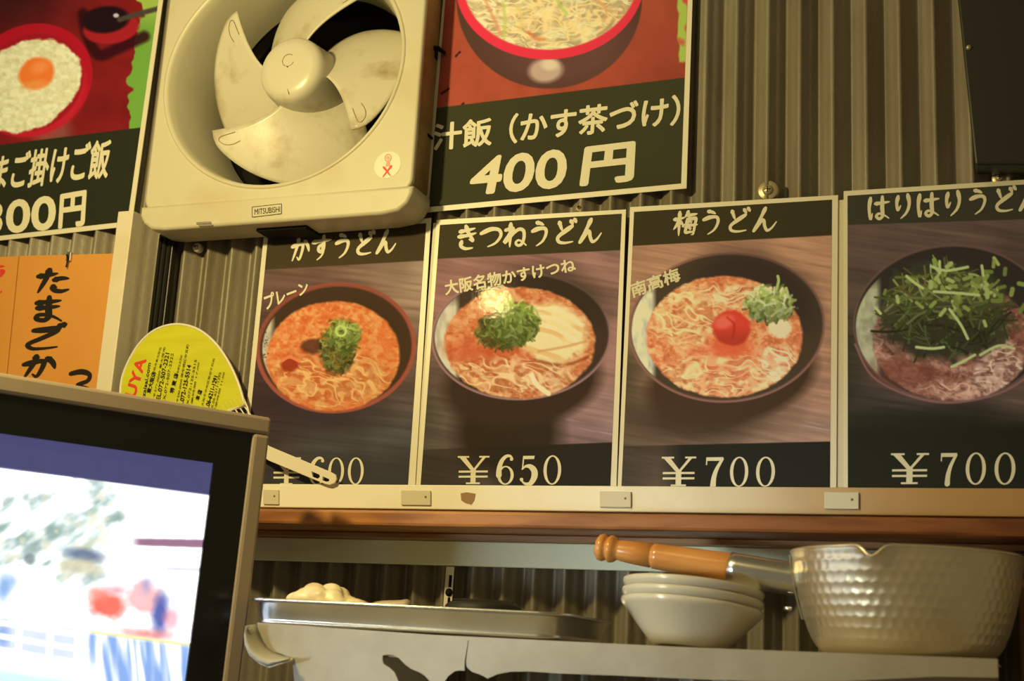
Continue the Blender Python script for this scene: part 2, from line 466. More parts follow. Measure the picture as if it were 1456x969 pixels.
class Paint:
    def __init__(s, X, Y, base):
        s.X, s.Y = X, Y; s.c = np.tile(np.array(base, float), (len(X), 1)); s.seed = 1

    def n(s, sx, sy=None, oct=3, ang=0.):
        sy = sy or sx; s.seed += 1; a = math.radians(ang)
        x = s.X * math.cos(a) + s.Y * math.sin(a); y = -s.X * math.sin(a) + s.Y * math.cos(a)
        out = 0; amp = 1; tot = 0
        for k in range(oct):
            out = out + amp * vnoise(x / sx * 2 ** k + 100, y / sy * 2 ** k + 100, s.seed * 7 + k); tot += amp; amp *= .55
        return out / tot

    def mix(s, m, col):
        m = np.clip(m, 0, 1)[:, None]; s.c = s.c * (1 - m) + np.asarray(col, float) * m

    def ell(s, cx, cy, rx, ry, ang=0., soft=1.5, wob=0.):
        a = math.radians(ang); dx, dy = s.X - cx, s.Y - cy
        u = dx * math.cos(a) + dy * math.sin(a); v = -dx * math.sin(a) + dy * math.cos(a)
        r = np.sqrt((u / rx) ** 2 + (v / ry) ** 2)
        if wob: r = r + wob * (s.n(12) - .5)
        return np.clip((1 - r) * min(rx, ry) / soft + .5, 0, 1)

    def half(s, p, q, soft=1.0):
        """1 below the line p -> q (image y down)"""
        y = p[1] + (s.X - p[0]) * (q[1] - p[1]) / (q[0] - p[0]); return np.clip((s.Y - y) / soft + .5, 0, 1)

    def stroke(s, pts, w, col, soft=1.2, a=1.0, n=5):
        q = smoothpts(pts, n) if len(pts) > 2 else [np.array(p, float) for p in pts]
        P = np.array(q); lo = P.min(0) - w - 3; hi = P.max(0) + w + 3
        idx = np.where((s.X > lo[0]) & (s.X < hi[0]) & (s.Y > lo[1]) & (s.Y < hi[1]))[0]
        if len(idx) == 0: return
        x, y = s.X[idx], s.Y[idx]; D = np.full(len(idx), 1e9)
        for i in range(len(P) - 1):
            d = P[i + 1] - P[i]; L = d @ d + 1e-9
            t = np.clip(((x - P[i, 0]) * d[0] + (y - P[i, 1]) * d[1]) / L, 0, 1)
            D = np.minimum(D, np.hypot(x - P[i, 0] - t * d[0], y - P[i, 1] - t * d[1]))
        m = (np.clip((w / 2 - D) / soft + .5, 0, 1) * a)[:, None]
        s.c[idx] = s.c[idx] * (1 - m) + np.asarray(col, float) * m


def picture(name, quad, y, fn, m, parent, nx=300, ny=400, white=(225, 215, 165), gain=1., emissive=False, plane=None):
    """a fine grid over quad (TL TR BR BL photo points), coloured by fn; white = how white card looks there"""
    P = [at(u, v, y) for u, v in quad] if plane is None else plane
    s, t = np.meshgrid(np.linspace(0, 1, nx), np.linspace(0, 1, ny)); s = s.ravel()[:, None]; t = t.ravel()[:, None]
    V = (1 - t) * ((1 - s) * P[0] + s * P[1]) + t * ((1 - s) * P[3] + s * P[2])
    X, Y = project(V)
    c = np.clip(fn(X, Y), 0, 255)
    L = lin(c) * (1 + 1.2 * lin(c).min(1)[:, None] ** 5) if emissive else np.clip(lin(c) / lin(white) * np.array([.74, .72, .62]) * gain, .003, .92)
    me = bpy.data.meshes.new(name)
    nf = (nx - 1) * (ny - 1)
    i = (np.arange(ny - 1)[:, None] * nx + np.arange(nx - 1)[None, :]).ravel()
    F = np.stack([i, i + nx, i + nx + 1, i + 1], 1)
    me.vertices.add(len(V)); me.vertices.foreach_set('co', V.ravel().astype(np.float32))
    me.loops.add(nf * 4); me.loops.foreach_set('vertex_index', F.ravel().astype(np.int32))
    me.polygons.add(nf); me.polygons.foreach_set('loop_start', (np.arange(nf) * 4).astype(np.int32))
    me.update(calc_edges=True)
    at_ = me.color_attributes.new('Col', 'FLOAT_COLOR', 'POINT')
    at_.data.foreach_set('color', np.c_[L, np.ones(len(L))].ravel().astype(np.float32))
    me.materials.append(m)
    o = bpy.data.objects.new(name, me); COL.objects.link(o); o.parent = parent
    return o


def wood_bg(p, hi, lo, ang=8):
    n = p.n(90, 5, 3, ang); n2 = p.n(60, 60, 2)
    p.c = p.c * (1 + (n - .5)[:, None] * .35) * (1 + (n2 - .5)[:, None] * .3)


def broth(p, cx, cy, rx, ry, ang, base, light, dark, lump=9, k=.75):
    m = p.ell(cx, cy, rx, ry, ang, 3, .04); p.mask = m
    p.mix(m, base)
    n = p.n(lump, lump * .75, 3); n2 = p.n(34, 26, 2); n3 = p.n(5, 4, 2)
    p.mix(m * np.clip((n - .50) * 6, 0, 1) * k * np.clip(.35 + 1.4 * (n2 - .3), 0, 1), light)
    p.mix(m * np.clip((.42 - n) * 6, 0, 1) * .6, dark)
    p.mix(m * np.clip((n3 - .60) * 6, 0, 1) * .38 * np.clip(.3 + 1.6 * n2, 0, 1), np.minimum(np.array(light) + 16, 255))
    n4 = p.n(4.5, 3.6, 2); p.mix(m * np.clip((.40 - n4) * 6, 0, 1) * .2, np.array(dark) * .95)
    n5 = p.n(13, 8, 2, 20); p.mix(m * np.clip((n5 - .60) * 8, 0, 1) * .5, light)
    return m


def bowl(p, cx, cy, rx, ry, ang, rim, inner, rimw):
    p.mix(p.ell(cx, cy, rx, ry, ang), rim)
    p.mix(p.ell(cx, cy, rx - rimw, ry - rimw, ang, 2.5), inner)


def glare(p, cx, cy, rx, ry, x0, x1, col, soft=8, a=.95):
    """pale sheen printed on the inside left of a bowl"""
    m = p.ell(cx, cy, rx, ry) * np.clip((x1 - p.X) / soft, 0, 1)
    m = m * np.clip((1 - np.abs(p.Y - cy - 4) / (ry * .80)) * 3, 0, 1)
    p.mix(m * a * np.clip(.95 + .5 * (p.n(7, 14, 2) - .5), 0, 1), col)


def scallions(p, cx, cy, rx, ry, n, seed, pal, ln=(5, 13), w=(1.4, 3.2), shade=(60, 62, 22), ang=0.):
    """a heap of chopped green onion: dark hollows, then slivers lit from above"""
    r = np.random.default_rng(seed)
    m = p.ell(cx, cy, rx, ry, ang, 7, .7)
    p.mix(m * .9, shade); nn = p.n(7, 6, 3)
    p.mix(m * np.clip((nn - .5) * 5, 0, 1) * .8, pal[0]); p.mix(m * np.clip((.40 - nn) * 6, 0, 1) * .8, np.array(shade) * .62)
    ca, sa = math.cos(math.radians(ang)), math.sin(math.radians(ang))
    for i in range(int(n * 1.5)):
        a = r.uniform(0, 2 * PI); d = math.sqrt(r.uniform(0, 1.05)); u = rx * d * math.cos(a); v = ry * d * math.sin(a)
        x = cx + u * ca - v * sa; y = cy + u * sa + v * ca
        t = r.uniform(0, PI); L = r.uniform(*ln); b = r.uniform(-.5, .5) * L
        top = np.clip(.5 - (y - cy) / (2 * ry), 0, 1)
        c = np.array(pal[r.integers(len(pal))], float) * (.62 + .55 * top) * r.uniform(.8, 1.12)
        dx, dy = math.cos(t) * L / 2, math.sin(t) * L / 2
        p.stroke([(x - dx, y - dy), (x - dy * b / L, y + dx * b / L), (x + dx, y + dy)], r.uniform(*w), c, 1.6, .8)


def noodles(p, cx, cy, rx, ry, n, seed, col, w=(4, 6), ln=(20, 45)):
    """tangled noodles: bright ridges of a warped field with darker gaps, over an elliptical patch"""
    p.seed = seed * 31 + 5; col = np.array(col, float)
    m = p.ell(cx, cy, rx * 1.12, ry * 1.15, 0, 12, .5) * getattr(p, 'mask', 1)
    wx = (p.n(26, 26, 2) - .5) * 26; wy = (p.n(26, 26, 2) - .5) * 26
    q = Paint(p.X + wx, p.Y + wy, (0, 0, 0)); q.seed = seed * 17
    f1 = q.n(30, 9, 2, -18 + (seed % 5) * 9); f2 = q.n(26, 9, 2, 24 - (seed % 3) * 14)
    r1 = 1 - np.abs(f1 - .5) * 9; r2 = 1 - np.abs(f2 - .5) * 9
    p.mix(m * np.clip((np.abs(f1 - .5) - .07) * 9, 0, 1) * .22, col * .55)
    p.mix(m * np.clip(r1 * 1.6, 0, 1) * .62, col * .93); p.mix(m * np.clip(r2 * 1.8 - .2, 0, 1) * .72, col)
    p.mix(m * np.clip(r2 * 2.4 - 1.3, 0, 1) * .6, np.minimum(col * 1.07, 252))
    p.mix(m * np.clip((p.n(9, 7, 2) - .62) * 8, 0, 1) * .6, np.minimum(col * 1.05, 250))


HB = (36, 35, 29)                                            # the printed near-black of the headers


def pic_plain(X, Y):
    p = Paint(X, Y, (112, 84, 66))
    p.mix(np.clip((X - 480) / 130, 0, 1) * np.clip((560 - Y) / 200, 0, 1), (164, 142, 110))
    p.mix(np.clip((Y - 500) / 110, 0, 1), (78, 74, 64)); p.mix(np.clip((450 - X) / 60, 0, 1) * .5 * np.clip((Y - 400) / 80, 0, 1), (62, 40, 34))
    wood_bg(p, 0, 0, 6)
    p.mix(p.ell(455, 575, 95, 42, -4, 40) * .6, (52, 40, 38))
    bowl(p, 477.5, 495, 114, 93, -6, (158, 84, 62), (74, 54, 34), 6)
    p.mix(p.ell(470, 475, 98, 70, -6, 20) * .4, (62, 48, 28))
    glare(p, 480, 497, 107, 86, 352, 392, (205, 196, 160))
    m = broth(p, 474, 507, 95, 78, -4, (214, 118, 58), (224, 172, 100), (196, 92, 44), 9, .8)
    p.mix(p.ell(435, 530, 45, 35, 20, 20) * .45, (206, 92, 44))
    noodles(p, 475, 535, 70, 36, 20, 3, (226, 180, 108), (4, 6), (14, 34))
    p.mix(p.ell(412, 519, 13, 10, -10, 4) * .9, (150, 52, 24)); p.stroke([(402, 513), (412, 508), (425, 514)], 4, (226, 130, 76))
    r = np.random.default_rng(2)
    for i in range(40): p.stroke([(376 + r.uniform(-5, 6), 470 + r.uniform(-12, 40))] * 2, r.uniform(1, 2.5), (90, 70, 50), .8, .8)
    p.mix(p.ell(446, 493, 18, 12, -10, 5, .5) * .85, (86, 50, 30))
    scallions(p, 480, 494, 24, 38, 95, 5, [(134, 134, 60), (168, 170, 86), (104, 100, 48), (176, 130, 50), (158, 170, 96), (84, 84, 30)])
    scallions(p, 490, 478, 22, 24, 50, 6, [(150, 168, 72), (168, 182, 100), (118, 132, 48)], shade=(96, 100, 40))
    p.stroke([(485 + 7 * math.cos(t), 471 + 7 * math.sin(t)) for t in np.linspace(0, 6.3, 10)], 3.5, (186, 204, 106))
    h = 1 - p.half((373, 384), (601, 371)); p.mix(h, (72, 60, 34))
    p.mix(p.half((345, 655), (590, 640), 40) * .75, (60, 56, 46))
    return p.c


def pic_kitsune(X, Y):
    p = Paint(X, Y, (136, 96, 74))
    p.mix(np.clip((X - 760) / 130, 0, 1) * .6, (166, 124, 98)); p.mix(np.clip((Y - 520) / 120, 0, 1), (128, 100, 80))
    p.mix(np.clip((720 - X) / 110, 0, 1) * np.clip((Y - 470) / 110, 0, 1), (76, 66, 46))
    wood_bg(p, 0, 0, 10)
    p.mix(np.clip(p.n(60, 3, 2, 14) * 3 - 1.9, 0, 1) * np.clip((Y - 560) / 40, 0, 1) * np.clip((X - 730) / 60, 0, 1) * .6, (196, 168, 150))
    p.mix(p.ell(722, 615, 75, 62, 0, 25), (54, 42, 24))
    p.mix(p.ell(742, 545, 112, 62, -8, 14), (62, 46, 28))
    bowl(p, 741, 478.5, 128, 91, -3, (150, 112, 94), (70, 52, 34), 3.5)
    p.mix(p.ell(790, 420, 80, 40, 10, 30) * .6, (52, 42, 26))
    glare(p, 742, 480, 124, 87, 612, 655, (212, 198, 150))
    broth(p, 739, 488, 107, 79, 0, (198, 112, 58), (226, 172, 108), (166, 84, 42), 8, .8)
    p.mix(p.ell(700, 505, 60, 20, 8, 16) * .7, (190, 82, 40))
    m = p.ell(786, 474, 48, 44, 22, 12, .35)
    p.mix(m * .92, (234, 214, 140)); p.mix(m * np.clip((p.n(30, 8, 2, 20) - .5) * 5, 0, 1) * .6, (216, 160, 84))
    for k in range(3): p.stroke([(752 + 8 * k, 440 + 11 * k), (790, 440 + 14 * k), (826, 462 + 14 * k)], 4, (240, 226, 152), 3, .8)
    p.stroke([(760, 512), (800, 520), (836, 508)], 4, (150, 70, 34), 3, .8); p.stroke([(766, 500), (800, 494), (832, 486)], 3, (198, 140, 76), 3, .8)
    noodles(p, 730, 535, 80, 22, 16, 9, (230, 190, 124), (4, 6), (16, 38)); p.stroke([(756, 534), (764, 548), (780, 560)], 7, (240, 226, 152), 2, .9)
    m = p.ell(706, 427, 23, 14, 15, 5, .4); p.mix(m * .9, (168, 116, 36)); p.mix(m * np.clip((p.n(6, 5, 2) - .46) * 7, 0, 1), (244, 222, 120))  # gold lamp glint on the laminate, painted into the print
    scallions(p, 712, 472, 34, 26, 70, 12, [(120, 134, 52), (96, 112, 40), (142, 156, 74), (110, 96, 46)], shade=(78, 72, 30))
    scallions(p, 734, 460, 30, 30, 90, 13, [(124, 138, 50), (152, 166, 68), (98, 112, 42), (170, 176, 96)], (8, 18), (2, 4.2), (80, 84, 32))
    p.mix(1 - p.half((619, 368.5), (882, 356)), (64, 55, 28))
    p.mix(p.half((598, 640), (868, 629.5)) * np.clip((X - 640) / 90, .55, 1), (48, 40, 24))
    return p.c


def pic_ume(X, Y):
    p = Paint(X, Y, (150, 106, 70))
    p.mix(np.clip((960 - X) / 70, 0, 1) * np.clip((Y - 420) / 100, 0, 1), (72, 56, 34)); p.mix(np.clip((Y - 560) / 60, 0, 1) * .5, (120, 92, 62))
    wood_bg(p, 0, 0, 10)
    p.mix(np.clip(p.n(60, 3, 2, 12) * 3 - 1.9, 0, 1) * np.clip((Y - 560) / 40, 0, 1) * np.clip((X - 1060) / 60, 0, 1) * .5, (176, 150, 124))
    p.mix(p.ell(1000, 590, 110, 45, -6, 40) * .8, (46, 35, 17))
    p.mix(p.ell(1040, 540, 122, 62, -12, 12), (62, 43, 24))
    bowl(p, 1033.5, 466, 140, 107, -4, (124, 82, 58), (66, 50, 30), 3.5)
    p.mix(p.ell(1070, 420, 90, 60, 20, 30) * .5, (40, 30, 25))
    glare(p, 1034, 470, 136, 102, 892, 934, (204, 190, 146))
    broth(p, 1030, 479, 111, 86, 0, (192, 108, 58), (220, 166, 98), (160, 76, 38), 9, .85)
    p.mix(p.ell(1040, 515, 60, 34, 0, 24) * .6, (204, 100, 56))
    noodles(p, 975, 450, 46, 36, 20, 21, (222, 176, 108), (5, 7), (16, 40)); noodles(p, 1030, 535, 80, 26, 22, 22, (218, 172, 104), (4, 6), (16, 40))
    noodles(p, 1035, 420, 40, 14, 10, 23, (226, 184, 120), (5, 7), (18, 36)); noodles(p, 1105, 515, 24, 22, 10, 24, (228, 190, 126), (5, 7), (16, 30))
    p.mix(p.ell(1038, 492, 26, 16, 0, 10) * .7, (190, 72, 36))
    m = p.ell(1040, 466, 28, 24, 10, 4, .25); p.mix(m, (186, 58, 36)); p.mix(m * np.clip((Y - 464) / 18, 0, 1) * .7, (146, 48, 26)); p.mix(p.ell(1030, 458, 14, 9, -20, 6) * .6, (226, 104, 76)); p.stroke([(1034, 452), (1044, 462), (1042, 480)], 3, (150, 36, 24), 3, .7)
    m = p.ell(1108, 466, 18, 14, 0, 5, .5); p.mix(m, (214, 176, 120)); p.mix(m * np.clip((p.n(6, 6, 2) - .5) * 5, 0, 1), (240, 216, 166))
    scallions(p, 1094, 434, 34, 24, 110, 31, [(126, 132, 56), (150, 154, 74), (172, 174, 100), (96, 100, 42), (188, 180, 116)], (8, 18), (2.5, 4.5), (92, 92, 40))
    for q in ([(1104, 412), (1107, 400), (1106, 393)], [(1086, 416), (1082, 408)], [(1112, 420), (1118, 410)]): p.stroke(q, 4, (156, 160, 76))
    p.mix(1 - p.half((899, 350), (1182, 335)), (52, 43, 20))
    p.mix(p.half((965, 633), (1181, 628)) * np.clip((X - 900) / 70, .5, 1), (36, 31, 18))
    return p.c


def pic_harihari(X, Y):
    p = Paint(X, Y, (76, 54, 36))
    p.mix(np.clip((1300 - X) / 110, 0, 1) * np.clip((Y - 360) / 140, 0, 1), (42, 34, 17)); p.mix(np.clip((Y - 545) / 50, 0, 1), (42, 33, 17))
    p.mix(np.clip((X - 1390) / 60, 0, 1) * np.clip((Y - 540) / 30, 0, 1) * (.5 + p.n(50, 4, 2, 10)) * .6, (88, 62, 40))
    wood_bg(p, 0, 0, 8)
    bowl(p, 1354, 460, 141, 112, -2, (84, 56, 38), (42, 32, 20), 3)
    p.stroke([(1216, 490), (1240, 535), (1290, 562), (1350, 573), (1420, 560), (1470, 530)], 3, (120, 74, 52), 2, .8)
    glare(p, 1354, 465, 137, 106, 1210, 1254, (150, 134, 84))
    broth(p, 1354, 484, 113, 86, 0, (112, 66, 40), (170, 120, 80), (76, 38, 22), 10, .6)
    p.mix(p.ell(1300, 535, 60, 22, 10, 16) * .6, (96, 48, 26))
    noodles(p, 1420, 525, 30, 36, 22, 41, (190, 146, 104), (5, 7), (14, 34)); noodles(p, 1370, 552, 46, 10, 9, 42, (176, 126, 82), (4, 6), (16, 30))
    noodles(p, 1262, 480, 16, 24, 8, 43, (160, 110, 72), (4, 6), (12, 24))
    r = np.random.default_rng(8)
    for i in range(60): p.stroke([(1236 + r.uniform(-5, 12), 440 + r.uniform(-20, 50))] * 2, r.uniform(1, 2.5), (130, 110, 84), .8, .7)
    p.mix(p.ell(1345, 445, 96, 66, 6, 14, .5) * .9, (50, 47, 22))
    p.mix(p.ell(1330, 475, 86, 36, 4, 16, .4) * .6, (40, 30, 16))
    for i in range(230):
        a = r.uniform(0, 2 * PI); d = math.sqrt(r.uniform(0, 1)); x = 1345 + 92 * d * math.cos(a); y = 442 + 60 * d * math.sin(a)
        L = r.uniform(14, 52); t = r.choice([-.9, -.6, -.25, .15, .45, .8, 1.5]) + r.normal() * .25; k = r.uniform(-9, 9)
        top = np.clip((470 - y) / 90, 0, 1)
        c = np.array([(104, 104, 40), (126, 124, 58), (84, 82, 28), (70, 60, 24), (92, 72, 34)][r.integers(5)], float) * (.50 + .55 * top)
        dx, dy = math.cos(t) * L / 2, math.sin(t) * L / 2
        p.stroke([(x - dx, y - dy), (x - dy * k / L, y + dx * k / L), (x + dx, y + dy)], r.uniform(1.6, 3.6), c)
    for i in range(60):                                     # leaflets on top
        x = 1375 + r.normal() * 40; y = 410 + r.normal() * 18; t = r.uniform(0, PI); L = r.uniform(5, 12)
        p.stroke([(x, y), (x + math.cos(t) * L, y + math.sin(t) * L)], r.uniform(4, 7), np.array([(110, 110, 42), (130, 128, 58), (92, 92, 34)][r.integers(3)]), 1.5)
    for q in ([(1328, 415), (1360, 417), (1392, 420)], [(1289, 393), (1300, 402), (1312, 410)], [(1353, 522), (1370, 514), (1386, 505)], [(1303, 494), (1325, 496), (1342, 494)], [(1324, 379), (1345, 385), (1376, 380)], [(1394, 505), (1420, 492), (1442, 496)], [(1245, 438), (1252, 446)], [(1396, 378), (1398, 392)], [(1336, 372), (1336, 388)], [(1350, 440), (1366, 462), (1376, 482)]):
        p.stroke(q, 4, (146, 140, 72))
    p.mix(1 - p.half((1207, 320), (1456, 312)), (46, 38, 20))
    p.mix(p.half((1205, 600), (1456, 590), 40), (30, 25, 10))
    return p.c


def pic_shirumeshi(X, Y):
    p = Paint(X, Y, (138, 56, 28))
    p.mix(np.clip((Y - 20) / 120, 0, 1) * np.clip((X - 800) / 150, 0, 1), (120, 46, 22)); p.c *= (1 + (p.n(40, 40, 3) - .5) * .18)[:, None]
    g = np.clip((X - 962 - 6 * (p.n(30, 22, 2) - .5) * 2 - (Y < 60) * 0) / 2, 0, 1) * np.clip((90 - Y) / 3, 0, 1)
    p.mix(g, (138, 142, 44)); p.mix(g * np.clip((p.n(14, 20, 2) - .55) * 6, 0, 1), (170, 60, 40))
    p.mix(p.ell(781, -2, 132, 128, -6, 2) * (Y > -60), (70, 42, 24))
    p.mix(p.ell(800, 60, 90, 60, 0, 40) * .5 * p.ell(781, -2, 132, 128, -6, 2), (98, 58, 40))
    p.mix(p.ell(776, 100, 24, 17, -8, 7), (156, 120, 82)); p.mix(p.ell(782, 92, 12, 8, 0, 6) * .7, (190, 160, 104))
    p.mix(p.ell(782, -24, 134, 108, -5), (186, 40, 40))
    p.mix(p.ell(783, -28, 125, 99, -5, 3), (168, 132, 76))
    m = p.ell(783, -28, 124, 98, -5, 3)
    n = p.n(20, 16, 3); p.mix(m * np.clip((n - .5) * 4, 0, 1) * .8, (206, 178, 102)); p.mix(m * np.clip((.42 - n) * 5, 0, 1) * .6, (140, 92, 52))
    p.mix(m * np.clip((p.n(60, 46, 2) - .48) * 5, 0, 1) * .5, (150, 104, 58)); p0 = p.c.copy(); noodles(p, 780, -4, 118, 72, 0, 61, (208, 184, 110)); noodles(p, 800, 30, 80, 34, 0, 62, (200, 158, 84))
    for q, c in (([(690, 0), (700, 22), (712, 48)], (176, 110, 60)), ([(716, 4), (718, 30), (716, 60)], (158, 146, 62)), ([(790, -4), (800, 12), (806, 20)], (150, 152, 58)), ([(850, 0), (862, 14), (858, 30)], (180, 124, 64)), ([(752, 46), (760, 54), (772, 56)], (176, 92, 48)), ([(872, 30), (862, 42), (850, 50)], (140, 104, 56)), ([(735, 8), (742, 24), (740, 40)], (188, 150, 70))):
        p.stroke(q, 5, c, 3.5, .75)
    p.c = p0 * (1 - m[:, None]) + p.c * m[:, None]
    p.mix(p.ell(782, -24, 134, 108, -5) * (1 - p.ell(783, -28, 125, 99, -5, 3)), (186, 40, 40))
    for q in ((652, 76), (648, 80), (636, 128), (632, 131), (628, 133), (657, 149)): p.stroke([q, (q[0] + 2, q[1] - 2)], 3, (44, 20, 14))
    p.mix(p.half((620.7, 153.5), (971, 110.6)), (50, 43, 17))
    return p.c


def pic_egg_rice(X, Y):
    p = Paint(X, Y, (120, 26, 20))
    p.mix(np.clip((90 - Y) / 90, 0, 1) * np.clip((150 - X) / 120, 0, 1), (60, 22, 18)); p.c *= (1 + (p.n(30, 30, 3) - .5) * .25)[:, None]
    edge = 188 + 12 * (p.n(26, 16, 2) - .5) * 2 - 8 * np.clip((Y - 100) / 40, 0, 1) + 10 * np.clip((50 - Y) / 30, 0, 1)
    p.mix(np.clip((X - edge) / 2, 0, 1), (108, 142, 44)); p.mix(np.clip((X - edge) / 2, 0, 1) * np.clip((40 - Y) / 30, 0, 1) * .7, (170, 170, 60))
    p.mix(p.ell(75, 190, 26, 26, 0, 20) * .6, (140, 90, 60))
    # spoon with its red bowl and dark shadow
    p.stroke([(118, 20), (124, 50), (140, 78), (165, 70), (205, 52)], 16, (48, 14, 14), 6, .9)
    p.mix(p.ell(158, 40, 40, 22, -8, 3), (156, 30, 28)); p.mix(p.ell(150, 28, 34, 19, -6, 4), (34, 16, 16)); p.stroke([(170, 28), (196, 20), (226, 12)], 7, (70, 58, 40), 3)
    p.mix(p.ell(165, 22, 4, 3, 0, 2), (190, 170, 150))
    p.mix(p.ell(44, 114, 90, 78, -28, 2), (168, 22, 28)); p.mix(p.ell(50, 130, 74, 64, -28, 10) * .5, (196, 40, 44))
    p.mix(p.ell(44, 118, 78, 66, -34, 3), (150, 24, 26))
    m = p.ell(40, 122, 80, 60, -34, 3, .12); p.mix(m, (214, 196, 132)); n = p.n(6, 5, 2); p.mix(m * np.clip((n - .5) * 5, 0, 1) * .6, (238, 226, 178)); p.mix(m * np.clip((.4 - n) * 5, 0, 1) * .4, (184, 160, 96))
    p.mix(p.ell(52, 104, 26, 22, -30, 5, .1), (226, 108, 36)); p.mix(p.ell(56, 96, 12, 8, -20, 8) * .6, (238, 140, 70)); p.mix(p.ell(50, 122, 18, 8, -10, 6) * .5, (224, 150, 70))
    p.mix(p.half((0, 206), (195, 182)), (44, 40, 20))
    return p.c


def pic_screen(X, Y):
    p = Paint(X, Y, (250, 250, 255))
    band = 1 - p.half((0, 666), (308, 706), 2); p.mix(band, (62, 62, 100)); p.mix(band * np.clip((625 - Y) / 60, 0, 1) * .4, (54, 52, 86))
    pic = 1 - band
    t = np.clip(p.ell(52, 752, 62, 46, 20, 26, .7) + p.ell(132, 738, 46, 58, 15, 30, .7) + p.ell(104, 812, 44, 34, 20, 20, .6) + p.ell(6, 770, 44, 40, 0, 24, .6), 0, 1)
    n = p.n(30, 13, 3, -34); n2 = p.n(60, 50, 2)
    p.mix(t * pic * np.clip(.25 + (n - .32) * 2.4, 0, 1) * .78, (186, 204, 196)); p.mix(t * pic * np.clip((n - .48) * 4.2, 0, 1) * np.clip((n2 - .25) * 2.4, 0, 1) * .6, (128, 156, 148)); p.mix(t * pic * np.clip((n - .60) * 5, 0, 1) * .4, (96, 122, 120))
    p.mix(t * pic * np.clip((p.n(16, 12, 2) - .60) * 6, 0, 1) * .6, (212, 206, 180))
    p.mix(p.ell(120, 790, 26, 9, 8, 8) * .8, (78, 96, 128)); p.mix(p.ell(112, 806, 28, 12, 5, 10) * .6, (196, 186, 150)); p.mix(p.ell(42, 795, 8, 8, 0, 5) * .6, (90, 104, 110))
    p.mix(p.half((190, 766), (305, 768), 3) * (1 - p.half((190, 776), (305, 780), 3)) * np.clip((X - 185) / 14, 0, 1), (142, 104, 128))
    p.mix(p.half((230, 806), (300, 808), 3) * (1 - p.half((230, 812), (300, 814), 3)) * np.clip((X - 228) / 10, 0, 1) * .5, (150, 150, 180))
    p.mix(p.half((0, 806), (80, 806), 2) * (1 - p.half((0, 888), (80, 890), 2)) * np.clip((78 - X) / 4, 0, 1), (240, 246, 255))
    for cx, cy, rx, ry, c, a in ((155, 862, 24, 17, (220, 92, 74), .9), (140, 845, 14, 8, (228, 130, 110), .8), (205, 850, 24, 22, (236, 168, 168), .9), (228, 872, 11, 28, (66, 78, 150), .9), (208, 832, 6, 12, (120, 140, 190), .6), (244, 880, 10, 16, (236, 150, 160), .7), (165, 840, 14, 6, (190, 100, 110), .6), (186, 878, 10, 12, (250, 250, 255), .9),
                                 (6, 835, 9, 18, (110, 150, 200), .8), (18, 828, 6, 8, (130, 160, 200), .7), (4, 905, 8, 18, (90, 130, 190), .8), (250, 838, 14, 20, (226, 230, 246), .8), (208, 902, 30, 6, (220, 110, 100), .8), (286, 900, 20, 14, (238, 230, 246), .8)):
        p.mix(p.ell(cx, cy, rx, ry, 5, 11, .5) * a, c)
    p.mix(p.half((125, 896), (290, 918), 2) * (1 - p.half((125, 901), (290, 923), 2)) * np.clip((X - 125) / 5, 0, 1), (236, 222, 160))
    low = p.half((125, 901), (290, 922), 6) * np.clip((X - 122) / 8, 0, 1)
    p.mix(low * np.clip((p.n(9, 90, 2, -6) - .35) * 3, 0, 1) * .8, (96, 138, 206))
    fen = p.half((0, 880), (120, 896), 3) * (1 - p.half((0, 925), (120, 945), 3)) * np.clip((112 - X) / 4, 0, 1)
    p.mix(fen * .55, (150, 170, 212))
    for k in range(3): p.stroke([(0, 886 + 19 * k), (60, 895 + 20 * k), (122, 905 + 20 * k)], 7, (248, 250, 255), 3)
    for x in (28, 72, 112): p.stroke([(x, 880), (x - 3, 950)], 8, (248, 250, 255), 3)
    p.mix(p.half((0, 925), (125, 948), 4) * (1 - low) * .7, (196, 222, 252)); p.mix(p.half((0, 955), (125, 975), 6) * (1 - low) * .5, (170, 206, 232))
    p.mix(np.clip((X - (310 - (Y - 700) * .125) + 9) / 3, 0, 1) * pic * np.clip((915 - Y) / 20, 0, 1) * .8, (178, 182, 214))
    p.c *= (1 + (p.n(14, 14, 2) - .5) * .05)[:, None]
    return p.c


# ================================================================== the setting
# corrugated iron wall, with the opening the exhaust fan sits in
PITCH = .0325; NX = 16; X0 = -1.3; HX = (-.345, -.028); HZ = (.318, .632)
dx = PITCH / NX
xs = X0 + dx * np.arange(int(2.5 / dx)); zs = sorted(set([-.75, -.4, -.1, .1, HZ[0], HZ[1], .9]))
w = MB()
prof = lambda x: .0085 - .0075 * (math.cos(2 * PI * x / PITCH) + .18 * math.cos(6 * PI * x / PITCH))
w.v = [(x, prof(x), z) for z in zs for x in xs]
n = len(xs)
for j in range(len(zs) - 1):
    for i in range(n - 1):
        if zs[j] >= HZ[0] - 1e-6 and zs[j + 1] <= HZ[1] + 1e-6 and HX[0] < xs[i] + dx / 2 < HX[1]: continue
        w.f.append((j * n + i, j * n + i + 1, (j + 1) * n + i + 1, (j + 1) * n + i)); w.sm.append(True)
wall = struct(w.build('wall_back', M['corrugated']))


def bar(name, px_top, px_bot, yf, yb, m, bevel=.001, zfix=None):
    """a straight wall member whose front face fills px_top (left, right) to px_bot (left, right)"""
    a = MB(); f = [at(*px_bot[0], yf), at(*px_bot[1], yf), at(*px_top[1], yf), at(*px_top[0], yf)]
    return a.hexa(f, [(p[0], yb, p[2]) for p in f]).build(name, m, bevel=bevel)


XL, XR = -.85, .80


def hbar(name, z0, z1, yf, yb, m, x0=XL, x1=XR, bevel=.001): return struct(MB().box(x0, x1, yf, yb, z0, z1).build(name, m, bevel=bevel))


